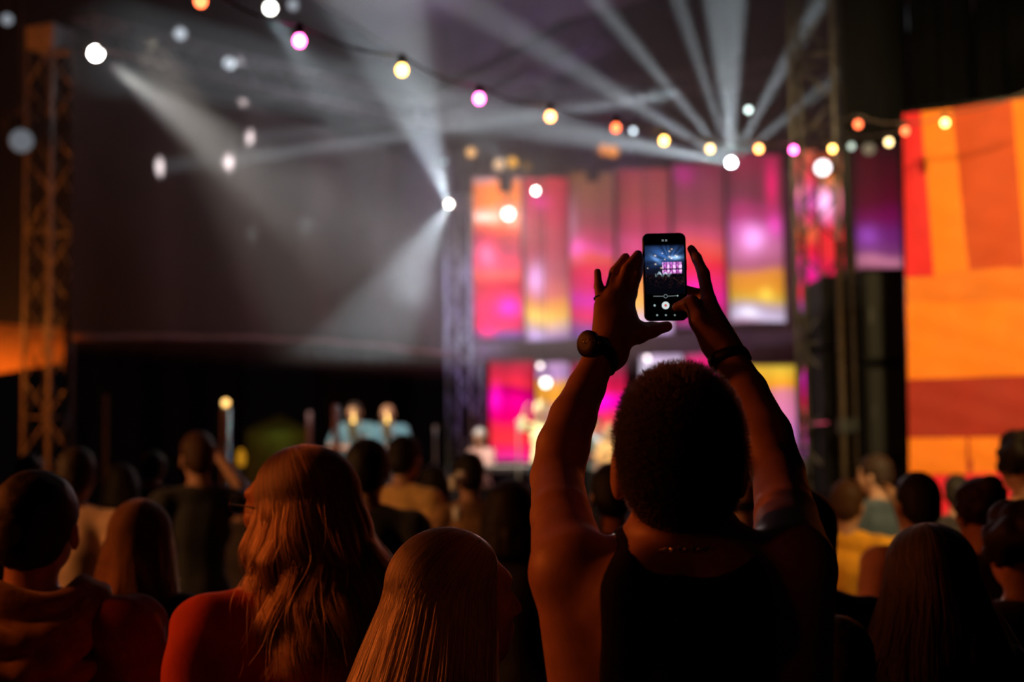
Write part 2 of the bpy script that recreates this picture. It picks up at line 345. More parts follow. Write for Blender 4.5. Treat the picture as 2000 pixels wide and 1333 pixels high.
banner(1118, 1222, 705, 900, [(705, (120, 50, 70)), (745, (205, 25, 75)), (765, (235, 30, 80)), (778, (245, 0, 160)), (800, (245, 0, 160)), (812, (235, 50, 90)), (835, (235, 70, 80)), (850, (210, 100, 110)), (900, (180, 90, 110))], [(1180, 785, 25, 14, (255, 20, 200), 1)], 'hot pink lower banner between the forearm and the cropped head')
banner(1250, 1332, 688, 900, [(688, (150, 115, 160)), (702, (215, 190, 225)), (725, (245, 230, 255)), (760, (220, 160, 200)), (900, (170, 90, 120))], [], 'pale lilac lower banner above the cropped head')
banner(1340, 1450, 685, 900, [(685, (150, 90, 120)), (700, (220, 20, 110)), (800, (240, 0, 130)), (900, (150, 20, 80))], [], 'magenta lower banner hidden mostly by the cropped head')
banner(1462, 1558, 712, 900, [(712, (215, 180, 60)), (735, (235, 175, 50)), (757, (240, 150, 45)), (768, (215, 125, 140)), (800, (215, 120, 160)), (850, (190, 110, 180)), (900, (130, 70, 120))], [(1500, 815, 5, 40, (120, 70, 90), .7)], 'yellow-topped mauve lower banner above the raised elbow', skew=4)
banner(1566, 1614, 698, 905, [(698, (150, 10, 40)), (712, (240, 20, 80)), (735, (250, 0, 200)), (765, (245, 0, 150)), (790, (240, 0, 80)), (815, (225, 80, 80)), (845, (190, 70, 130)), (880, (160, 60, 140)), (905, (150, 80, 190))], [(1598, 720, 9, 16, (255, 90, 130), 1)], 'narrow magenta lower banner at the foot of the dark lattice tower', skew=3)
# framing of the banner wall
fr = empty('stage_gallery', S(4, 9.3, 0)); tag(fr, 'dusky purple gallery beam and uprights framing the stage banners', 'frame')
GAL = mat('gallery_paint', (.11, .07, .1), .8, 0, .2, 4)
def gal(x0, x1, y0, y1, y0b, y1b, b=8.9, d=.25, name='beam'):
    A, B_, C_, D_ = PB(x0, y0, b), PB(x1, y1, b), PB(x0, y0b, b), PB(x1, y1b, b)
    vs = [local(fr, q) for q in (A, B_, D_, C_)] + [local(fr, q + SV * d) for q in (A, B_, D_, C_)]
    m = MB(); m.add(vs, [(0, 1, 2, 3), (7, 6, 5, 4), (0, 4, 5, 1), (1, 5, 6, 2), (2, 6, 7, 3), (3, 7, 4, 0)]); return m.obj(name, GAL, fr)
gal(930, 1590, 672, 642, 690, 668); gal(930, 1590, 692, 670, 703, 684, d=.4)
for x, w_ in ((1017, 5), (1108, 4), (1199, 7), (1307, 5), (1413, 6), (1529, 15)):
    gal(x, x + w_, 330, 328, 672, 672, b=9.05, d=.1, name='upright')
    gal(x + 12, x + 12 + w_, 700, 700, 905, 905, b=9.05, d=.1, name='upright')
spk = box_obj('speaker_box', PB(1524, 694, 8.5), (.38, .2, .14), BLACK, None, SROT, .02); tag(spk, 'long black monitor cabinet under the gallery beam', 'speaker')

# ---------------------------------------------------------------- patchwork banner at right
pb = empty('patchwork_banner', P(1880, 860, 9.8)); pb.location.z = 0
tag(pb, 'huge red and orange patchwork cloth banner hung beside the speaker stack', 'banner')
PN = Vector((2.75, 10.0, 0)); 
def pp(px, py):                        # pixel to the banner's own vertical plane
    d = ray(px, py); n = SV; t = (PN - CAM).dot(n) / d.dot(n); return CAM + d * t
def patch(q, col, name, seed=0):
    def f(u, v):
        x = (q[0][0] * (1 - u) + q[1][0] * u) * (1 - v) + (q[3][0] * (1 - u) + q[2][0] * u) * v
        y = (q[0][1] * (1 - u) + q[1][1] * u) * (1 - v) + (q[3][1] * (1 - u) + q[2][1] * u) * v
        w_ = pp(x, y); k = .006 * math.sin(x * .055 + y * .012) + .006 * math.sin(x * .02 + y * .03 + seed) * (1) + .0025 * math.sin(y * .11 - x * .03) + .008 * math.sin(math.pi * u) * math.sin(math.pi * v)
        return local(pb, w_ - SV * k)
    return link('cloth_patch', grid_mesh('patch', f, 24, 24), mat(name, col, .75, 0, .08, 5, .15, sheen=.2), pb)
RED, ORG, DOR, AMB, PNK = (.75, .012, .025), (.97, .24, .006), (.55, .06, .008), (.95, .3, .02), (.9, .01, .05)
patch([(1763, 222), (1799, 219), (1824, 540), (1769, 541)], RED, 'red_cloth')
patch([(1799, 219), (1860, 212), (1893, 536), (1824, 540)], ORG, 'orange_cloth', 1)
patch([(1860, 212), (1976, 195), (2003, 520), (1893, 536)], (.58, .07, .008), 'burnt_orange_cloth', 2)
patch([(1976, 195), (2110, 178), (2140, 505), (2003, 520)], ORG, 'orange_cloth', 3)
patch([(1769, 541), (2140, 505), (2140, 585), (1770, 590)], (.8, .2, .012), 'amber_cloth', 4)
patch([(1770, 590), (2140, 585), (2143, 728), (1773, 742)], ORG, 'orange_cloth', 5)
patch([(1773, 742), (2143, 728), (2145, 850), (1775, 856)], (.36, .018, .006), 'rust_cloth', 6)
patch([(1775, 856), (1888, 855), (1889, 926), (1776, 928)], ORG, 'orange_cloth', 7)
patch([(1893, 855), (2145, 850), (2146, 920), (1894, 926)], ORG, 'orange_cloth', 8)
patch([(1776, 928), (2146, 920), (2150, 1180), (1790, 1190)], PNK, 'crimson_cloth', 9)
b = MB(); b.tube([local(pb, pp(1760, 221) + SV * .04), local(pb, pp(2112, 174) + SV * .04)], .03, 8); b.obj('top_pole', BLACK, pb)
for x in (1762, 2112):
    q = pp(x, 222 if x < 1800 else 176) + SV * .06; b = MB(); b.tube([local(pb, (q.x, q.y, 0)), local(pb, q)], .035, 8); b.obj('side_pole', BLACK, pb)
b = MB(); b.box(local(pb, pp(1891, 891) + SV * .01), (.025, .01, .14), SROT); b.obj('seam', mat('rust_cloth', (0, 0, 0)), pb)
# ---------------------------------------------------------------- stage haze
hz = MB(); hz.box(S(4.1, 4.6, 6.05), (4.75, 5.9, 3.35), SROT)
HM = bpy.data.materials.new('stage_haze'); HM.use_nodes = True; n = HM.node_tree.nodes; L = HM.node_tree.links
n.remove(n['Principled BSDF']); vs_ = n.new('ShaderNodeVolumeScatter'); vs_.inputs['Color'].default_value = (.95, .97, 1, 1)
vs_.inputs['Density'].default_value = .024; vs_.inputs['Anisotropy'].default_value = .25
L.new(vs_.outputs[0], n['Material Output'].inputs['Volume'])
ho = hz.obj('haze', HM); tag(ho, 'thin stage smoke filling the space under the roof, showing the beams', 'haze', kind='stuff')

# ---------------------------------------------------------------- stage lamps
LENS = {}
def lens(col, s):
    k = (col, s)
    if k not in LENS:
        m = bpy.data.materials.new('lamp_glow'); m.use_nodes = True; nn = m.node_tree.nodes; nn.remove(nn['Principled BSDF'])
        e = nn.new('ShaderNodeEmission'); e.inputs[0].default_value = col + (1,); e.inputs[1].default_value = s
        m.node_tree.links.new(e.outputs[0], nn['Material Output'].inputs[0]); LENS[k] = m
    return LENS[k]
def spotlamp(loc, aim, r, col, s, label, cat='spotlight', group='stage spotlights'):
    """moving-head lamp: yoke, body, lens, facing aim"""
    loc = Vector(loc); t = empty('stage_spotlight', loc); tag(t, label, cat, group)
    d = (Vector(aim) - loc).normalized(); R = track(d)
    b = MB(); b.lathe([(r * .7, -r * 3.2), (r * 1.05, -r * 2.6), (r * 1.1, -.02), (r * 1.16, 0), (r * 1.0, .004)], 18, (0, 0, 0), R); b.obj('lamp_body', BLACK, t)
    b = MB(); b.lathe([(r * .98, .006), (r * .93, .012), (r * .5, .02)], 18, (0, 0, 0), R); b.obj('lens', lens(col, s), t)
    b = MB(); sx = R @ Vector((1, 0, 0)); c = R @ Vector((0, 0, -r * 1.6))
    b.tube([c + sx * r * 1.25, c + sx * r * 1.25 + Vector((0, 0, r * 2.2)), c - sx * r * 1.25 + Vector((0, 0, r * 2.2)), c - sx * r * 1.25], r * .12, 6); b.obj('yoke', BLACK, t)
    b = MB(); b.tube([c + Vector((0, 0, r * 2.2)), c + Vector((0, 0, r * 3.2))], r * .3, 8); b.obj('hook_clamp', BLACK, t)
    top = 8.3 if loc.z < 8 else loc.z + .5
    b = MB(); b.tube([c + Vector((0, 0, r * 3)), Vector((c.x, c.y, top - loc.z))], .008, 5); b.obj('drop_rod', BLACK, t)
    return t
BC = (.8, .92, .97)
def beam(src, tgt, cone, power, blend=.35, size=.03, col=BC):
    return light('SPOT', 'beam_light', src, tgt, col, power, size, cone, blend)
b_ = 6.5
F0 = PB(1428, 318, b_)                 # the fan of beams
spotlamp(F0, F0 + (CAM - F0) * .5 + Vector((0, 0, 1.5)), .05, BC, 40, 'dazzling white stage light sending a fan of beams upward')
f0 = F0 + (CAM - F0).normalized() * .12
for (px, py, b2, cone, pw) in ((1165, 0, 3, 3.4, 60), (1325, 0, 3, 3.0, 42), (1442, 0, 3, 3.4, 50), (1580, 40, 4, 4.0, 40), (1100, 120, 3.5, 5.0, 42), (1415, 150, 5, 8, 26), (1130, 262, 4, 7, 50), (1585, 190, 5, 4, 28)):
    beam(f0, PB(px, py, b2), cone, pw * 400)
L0 = PB(877, 399, 8.4)
spotlamp(L0, CAM + Vector((0, 0, 2)), .04, (1, .97, .85), 30, 'white stage light on top of the lilac-lit corner tower')
l0 = L0 + (CAM - L0).normalized() * .16
beam(l0, PB(755, 60, 4), 15, 7500); beam(l0, PB(690, 720, 2.4), 12, 5200); beam(l0, PB(200, 500, 1.5), 4, 700)
M0 = PB(1047, 373, 8.6); spotlamp(M0, CAM + Vector((0, 0, 2)), .04, (1, .98, .85), 30, 'white stage light before the dull red banner')
m0 = M0 + (CAM - M0).normalized() * .16
beam(m0, PB(1072, 150, 5), 4, 1200); beam(m0, PB(830, 170, 5), 9, 2200)
A0 = P(187, 104, 15.0)
spotlamp(A0, P(500, 330, 11), .07, (1, .96, .88), 30, 'big oval white spotlight beside the amber-lit tower top')
a0 = A0 + (P(500, 330, 14) - A0).normalized() * .2
beam(a0, P(720, 500, 17), 26, 5600, .8, .06, (1, .95, .88))
T0 = P(528, 16, 15.5); spotlamp(T0, P(600, 200, 10), .06, (1, .98, .9), 14, 'slanted white lamp above the festoon wire')
beam(T0 + Vector((0, -.25, -.1)), PB(800, 420, 6), 18, 3600, .8, .06)
# wide upward wash that greys the smoke below the roof
light('SPOT', 'smoke_wash_light', S(4.5, 3.0, .7), S(3.2, 4.5, 8), (.8, .86, 1.0), 420, .4, 120, .9)
light('SPOT', 'smoke_wash_light', S(1.0, 6.5, 3.6), S(1.5, 4.0, 9), (.85, .88, 1.0), 420, .3, 100, .9)
# pale gobo spots thrown on the dark side curtain
G0 = S(6.5, 2.0, 5.2)
for px, py, cn, pw in ((323, 325, 1.6, 80), (497, 268, 1.3, 100), (458, 316, 1.4, 100), (470, 193, 1.2, 60), (448, 124, 1.0, 60)):
    d = ray(px, py); 
    nrm = Vector((-(pB_ - pA).y, (pB_ - pA).x, 0)).normalized(); t_ = (pA - CAM).dot(nrm) / d.dot(nrm)
    light('SPOT', 'gobo_light', G0, CAM + d * t_, (.85, .95, 1.0), pw * 1050, .05, cn * 1.3, .6)
for px, py, Y, r, s, lb in ((352, 66, 16, .07, .7, 'dim tilted lamp below the first red bulb'), (448, 124, 17.5, .07, 1.2, 'dim cool lamp on the side truss'), (572, 10, 17, .06, .5, 'faint lamp beyond the slanted white one'), (42, 275, 14.4, .12, .16, 'large pale dim lamp hanging outside the amber-lit tower'), (14, 38, 14.6, .06, .3, 'dim bluish lamp at the upper corner outside the amber-lit tower')):
    spotlamp(P(px, py, Y), P(px + 60, py + 90, Y - 5), r, (.8, .88, 1), s, lb)
for px, py, bb, r, s, col, lb in ((1237, 256, 7, .03, 6, (.75, .9, 1), 'small cool pinpoint lamp between two festoon bulbs'), (1462, 215, 6, .03, 8, (.8, 1, .95), 'small cool lamp above the fan of beams'), (869, 316, 8, .03, 1.5, (.7, .85, 1), 'faint cool lamp over the corner tower'),
        (993, 418, 8.5, .09, 5, (1, .9, .85), 'large round white blinder before the orange-topped banner'), (1607, 328, 8.3, .1, 5, (1, .9, .95), 'bright pinkish blinder behind the dark lattice tower'), (1055, 715, 8.4, .035, 5, (1, .85, .8), 'round pale lamp on the gallery above the amber banner'),
        (1066, 748, 8.4, .07, 5, (1, .95, .85), 'lower pale lamp before the amber banner'), (1264, 700, 8.4, .035, 5, (1, .85, .85), 'round rosy lamp between the watch hand and the cropped head'),
        (920, 298, 8.9, .08, 1.3, (1, .55, .2), 'amber lamp at the far truss corner'), (975, 322, 8.9, .09, 1.2, (1, .65, .35), 'peach lamp over the orange-topped banner'), (1000, 318, 9, .09, 1.2, (1, .5, .02), 'amber lamp just past the peach one'), (1030, 325, 9.2, .06, .25, (1, .6, .02), 'faint amber lamp over the dull red banner'),
        (1180, 293, 9, .09, 1.0, (1, .32, .04), 'orange lamp over the olive-topped banner'), (1197, 296, 9, .09, 1.1, (1, .35, .04), 'second orange lamp over the olive-topped banner'), (1697, 291, 8.5, .08, .3, (1, .8, .5), 'faint warm lamp on the festoon line')):
    spotlamp(PB(px, py, bb), CAM + Vector((0, 0, 1)), r, col, s, lb)
for px, py in ((988, 373), (1158, 352)):
    t = spotlamp(PB(px, py, 8.2), PB(px, py + 300, 9), .1, (.3, .2, .1), .02, 'unlit drop-shaped lamp hanging before the %s banner' % ('orange-topped' if px < 1000 else 'olive-topped'))
# coloured stage washes
light('SPOT', 'lilac_wash_light', S(1.5, 5.5, 6.6), PB(905, 640, 9.2), (.5, .34, 1), 1500, .2, 30, .8)
light('SPOT', 'lilac_wash_light', S(5.5, 4.0, 4.5), PB(1050, 130, 7), (.5, .3, 1), 520, .2, 40, .8)
light('SPOT', 'lilac_wash_light', S(4.5, 7.0, 6.4), PB(1450, 655, 8.9), (.55, .45, 1), 200, .2, 60, .8)
light('SPOT', 'front_wash_light', S(2.0, -1.0, 5.6), P(735, 820, 19), (1, .85, .7), 4200, .2, 18, .6)
light('SPOT', 'front_wash_light', S(5.0, -1.5, 5.6), P(1110, 830, 18.2), (1, .85, .6), 900, .2, 20, .6)

# ---------------------------------------------------------------- festoon bulbs
WH = {'red': ((1.0, .15, .05), 5.5), 'pink': ((1.0, .11, .46), 16.0), 'yellow': ((1.0, .52, .12), 12.0), 'amber': ((1.0, .36, .1), 12.0), 'white': ((1.0, .7, .3), 6.0), 'cool': ((.8, .95, .8), 1.4)}
def festoon(label, pts):
    t = empty('festoon_string', P(*pts[0][:3])); tag(t, label, 'string lights')
    wp = [P(x, y, Y) for x, y, Y, c in pts]
    cab = []
    tops = [p + Vector((0, 0, .062)) for p in wp]
    for a, b in zip(tops, tops[1:]):
        for k in range(8): u = k / 8; cab.append(local(t, a.lerp(b, u) - Vector((0, 0, .05 * 4 * u * (1 - u) * .6))))
    cab.append(local(t, tops[-1]))
    m = MB(); m.tube(cab, .0055, 6); m.obj('cable', mat('cable_rubber', (.09, .07, .07), .5), t)
    for (x, y, Y, c), p in zip(pts, wp):
        if c is None: continue
        l = local(t, p)
        g = MB(); g.lathe([(.004, -.024), (.013, -.0215), (.0205, -.012), (.0235, 0), (.0215, .010), (.014, .021), (.012, .024)], 20, l)
        o = g.obj('bulb', lens(WH[c][0], WH[c][1]), t); o['label'] = '%s glowing globe bulb' % c
        k = MB(); k.lathe([(.013, .022), (.0155, .024), (.0155, .048), (.011, .052), (.011, .066)], 14, l); k.obj('socket', BLACK, o)
festoon('long festoon string of coloured bulbs sagging from the top edge toward the dark lattice tower',
    [(180, -75, 4.4, None), (392, 2, 4.75, 'red'), (585, 80, 5.15, 'pink'), (785, 137, 5.6, 'yellow'), (936, 193, 6.2, 'pink'), (1075, 228, 6.8, 'amber'), (1203, 250, 7.5, 'red'), (1297, 275, 8.2, 'yellow'), (1387, 291, 8.7, 'white'), (1482, 291, 9.1, 'amber'), (1550, 293, 9.9, 'pink'), (1626, 291, 10.4, 'yellow'), (1663, 286, 11, 'cool')])
festoon('second festoon string climbing from the tower to the patchwork banner top',
    [(1560, 262, 9.3, None), (1676, 243, 8.8, 'red'), (1768, 256, 9.0, 'red'), (1846, 240, 9.1, 'yellow'), (2010, 196, 8.8, None)])
festoon('short end of wire holding one warm white bulb beside the banner corner', [(1640, 275, 9.8, None), (1736, 278, 9.3, 'white'), (1764, 258, 9.15, None)])

light('SPOT', 'blinder_light', PB(1000, 418, 8.2), (-.5, 4.0, 1.2), (1, .75, .7), 600, .12, 50, .6)
# ---------------------------------------------------------------- distance-field bodies
class Sdf:
    def __init__(s, X, Y, Z):
        s.ax = [np.asarray(a, np.float32) for a in (X, Y, Z)]
        s.d = np.full([len(a) for a in s.ax], .5, np.float32)
    def blk(s, lo, hi):
        sl = []
        for a, l, h in zip(s.ax, lo, hi):
            i, j = np.searchsorted(a, l), np.searchsorted(a, h); sl.append(slice(int(i), int(j)))
        return tuple(sl)
    def pts(s, sl):
        return np.meshgrid(*[a[q] for a, q in zip(s.ax, sl)], indexing='ij', sparse=True)
    def put(s, sl, dn, k, op):
        d = s.d[sl]
        if op == '+':
            h = np.clip(.5 + .5 * (d - dn) / k, 0, 1); s.d[sl] = d * (1 - h) + dn * h - k * h * (1 - h)
        elif op == '-':
            h = np.clip(.5 - .5 * (d + dn) / k, 0, 1); s.d[sl] = d * (1 - h) - dn * h + k * h * (1 - h)
        elif op == '&':
            s.d[sl] = np.maximum(d, dn)
    def cap(s, a, ra, b, rb, k=.02, flat=None, op='+', m=.05):
        a = np.array(a, np.float64); b = np.array(b, np.float64); R = max(ra, rb) + k + m
        sl = s.blk(np.minimum(a, b) - R, np.maximum(a, b) + R)
        if any(q.stop <= q.start for q in sl): return
        x, y, z = s.pts(sl); ba = b - a; L2 = max(1e-9, ba @ ba)
        px, py, pz = x - a[0], y - a[1], z - a[2]
        t = np.clip((px * ba[0] + py * ba[1] + pz * ba[2]) / L2, 0, 1).astype(np.float32)
        dx, dy, dz = px - t * ba[0], py - t * ba[1], pz - t * ba[2]
        q = dx * dx + dy * dy + dz * dz
        if flat:
            n, f = np.array(flat[0]) / np.linalg.norm(flat[0]), flat[1]; c = dx * n[0] + dy * n[1] + dz * n[2]; q = q + (f * f - 1) * c * c
        s.put(sl, np.sqrt(q) - (ra + (rb - ra) * t), k, op)
    def chain(s, pts, rs, k=.02, **kw):
        for i in range(len(pts) - 1): s.cap(pts[i], rs[i], pts[i + 1], rs[i + 1], k, **kw)
    def ell(s, c, r, R=None, k=.02, op='+', m=.05):
        c = np.array(c, np.float64); r = np.array(r, np.float64); e = max(r) + k + m
        sl = s.blk(c - e, c + e)
        if any(q.stop <= q.start for q in sl): return
        x, y, z = s.pts(sl); x, y, z = x - c[0], y - c[1], z - c[2]
        if R is not None:
            R = np.array(R); x, y, z = (R[0, 0] * x + R[1, 0] * y + R[2, 0] * z, R[0, 1] * x + R[1, 1] * y + R[2, 1] * z, R[0, 2] * x + R[1, 2] * y + R[2, 2] * z)
        k0 = np.sqrt((x / r[0]) ** 2 + (y / r[1]) ** 2 + (z / r[2]) ** 2); k1 = np.sqrt((x / r[0] ** 2) ** 2 + (y / r[1] ** 2) ** 2 + (z / r[2] ** 2) ** 2)
        s.put(sl, (k0 * (k0 - 1) / np.maximum(k1, 1e-6)).astype(np.float32), k, op)
    def plane(s, n, d0, op='&'):           # keep n.p < d0
        x, y, z = s.pts((slice(None),) * 3); s.d = np.maximum(s.d, (n[0] * x + n[1] * y + n[2] * z - d0).astype(np.float32))
    def mesh(s, name):
        d = s.d; sg = d < 0
        nx, ny, nz = d.shape
        acc = np.zeros((nx - 1, ny - 1, nz - 1), np.int8)
        for i in (0, 1):
            for j in (0, 1):
                for k in (0, 1): acc += sg[i:nx - 1 + i, j:ny - 1 + j, k:nz - 1 + k]
        I, J, K = np.nonzero((acc > 0) & (acc < 8))
        if len(I) == 0: return bpy.data.meshes.new(name)
        idx = np.full(acc.shape, -1, np.int32); idx[I, J, K] = np.arange(len(I))
        ps = np.zeros((len(I), 3)); cn = np.zeros(len(I))
        cor = [(0, 0, 0), (1, 0, 0), (0, 1, 0), (1, 1, 0), (0, 0, 1), (1, 0, 1), (0, 1, 1), (1, 1, 1)]
        for a in range(8):
            for ax in range(3):
                if cor[a][ax]: continue
                b = list(cor[a]); b[ax] = 1; A = cor[a]
                da = d[I + A[0], J + A[1], K + A[2]]; db = d[I + b[0], J + b[1], K + b[2]]
                m = (da < 0) != (db < 0); t = np.where(m, da / np.where(m, da - db, 1), 0)
                ip = [I + A[0], J + A[1], K + A[2]]
                for c in range(3):
                    v = s.ax[c][ip[c]].astype(np.float64)
                    if c == ax: v = v + t * (s.ax[c][ip[c] + 1] - s.ax[c][ip[c]])
                    ps[:, c] += np.where(m, v, 0)
                cn += m
        ps /= cn[:, None]
        F = []
        for ax in range(3):
            o = [slice(None)] * 3; o2 = [slice(None)] * 3; o[ax] = slice(0, -1); o2[ax] = slice(1, None)
            s0 = sg[tuple(o)]; s1 = sg[tuple(o2)]; E = np.array(np.nonzero(s0 != s1))
            u, v = [(1, 2), (2, 0), (0, 1)][ax]
            ok = (E[u] > 0) & (E[v] > 0) & (E[u] < d.shape[u] - 1) & (E[v] < d.shape[v] - 1); E = E[:, ok]
            q = []
            for du, dv in ((-1, -1), (0, -1), (0, 0), (-1, 0)):
                e = E.copy(); e[u] += du; e[v] += dv; q.append(idx[e[0], e[1], e[2]])
            q = np.stack(q, 1); inside = s0[tuple(E)]
            q[~inside] = q[~inside][:, ::-1]; F.append(q)
        F = np.concatenate(F); F = F[(F >= 0).all(1)]
        me = bpy.data.meshes.new(name)
        me.vertices.add(len(ps)); me.vertices.foreach_set('co', ps.astype(np.float32).ravel())
        me.loops.add(len(F) * 4); me.loops.foreach_set('vertex_index', F.astype(np.int32).ravel())
        me.polygons.add(len(F)); me.polygons.foreach_set('loop_start', np.arange(len(F), dtype=np.int32) * 4)
        me.polygons.foreach_set('use_smooth', np.ones(len(F), bool))
        me.update(calc_edges=True); me.validate(); return me
def smooth_mod(o, it=3, f=.5):
    m = o.modifiers.new('smooth', 'SMOOTH'); m.iterations = it; m.factor = f

def Rz(a): c, s = math.cos(a), math.sin(a); return np.array([[c, -s, 0], [s, c, 0], [0, 0, 1]])
def head_prims(sd, H, R, s=1.0, bald=True, grow=0):   # H head centre, R 3x3 facing (+y face)
    T = lambda p: H + R @ (np.array(p) * s)
    E = lambda p, r, k=.02, op='+': sd.ell(T(p), np.array(r) * s + (grow if op == '+' else 0), R, k, op)
    E((0, -.012, .03), (.076, .094, .092)); E((0, .022, -.045), (.058, .072, .072)); E((0, .055, -.088), (.026, .026, .022))
    E((0, .074, .03), (.052, .022, .02)); 
    for q in (-1, 1):
        E((q * .031, .092, .004), (.017, .014, .012), .012, '-')
        sd.ell(T((q * .031, .078, .004)), np.array((.0135, .0135, .0135)) * s, R, .003)
        E((q * .037, .066, -.022), (.02, .02, .018))
        E((q * .081, -.010, -.020), (.010, .021, .034), .008); E((q * .089, .001, -.014), (.004, .010, .016), .004, '-')
    sd.cap(T((0, .09, .008)), .009 * s, T((0, .106, -.026)), .012 * s, .01); 
    sd.cap(T((-.011, .1, -.03)), .006 * s, T((.011, .1, -.03)), .006 * s, .006)
    sd.cap(T((-.02, .088, -.053)), .006 * s, T((.02, .088, -.053)), .006 * s, .006); sd.cap(T((-.016, .086, -.064)), .007 * s, T((.016, .086, -.064)), .007 * s, .006)
    sd.cap(T((-.02, .099, -.0585)), .0022 * s, T((.02, .099, -.0585)), .0022 * s, .002, op='-')
def hand_prims(sd, w, d, n, side, s=1.0, curl=.5):    # w wrist, d finger direction, n palm normal
    w = np.array(w); d = np.array(d) / np.linalg.norm(d); n = np.array(n) - d * (np.array(n) @ d); n /= np.linalg.norm(n); t = np.cross(d, n) * side
    for i, (o, l, r) in enumerate(((.028, .07, .0085), (.009, .078, .009), (-.010, .072, .0088), (-.028, .056, .0075))):
        k0 = w + d * .085 * s + t * o * s; sd.cap(w + t * o * .55 * s + d * .015, .016 * s, k0, .0125 * s, .014)
        m = k0 + (d * (1 - .3 * curl) + n * .55 * curl) * l * .5 * s; e = m + (d * (1 - .8 * curl) + n * 1.0 * curl) * l * .5 * s
        sd.chain([k0, m, e], [r * s, r * .95 * s, r * .8 * s], .004)
    b = w + d * .03 * s + t * .024 * s; m = b + (d * .55 + t * .8 + n * .35) * .04 * s; e = m + (d * .85 + t * .25 + n * .4) * .032 * s
    sd.chain([b, m, e], [.014 * s, .011 * s, .009 * s], .008)
def axis(lo, hi, h): return np.arange(lo, hi + h, h)

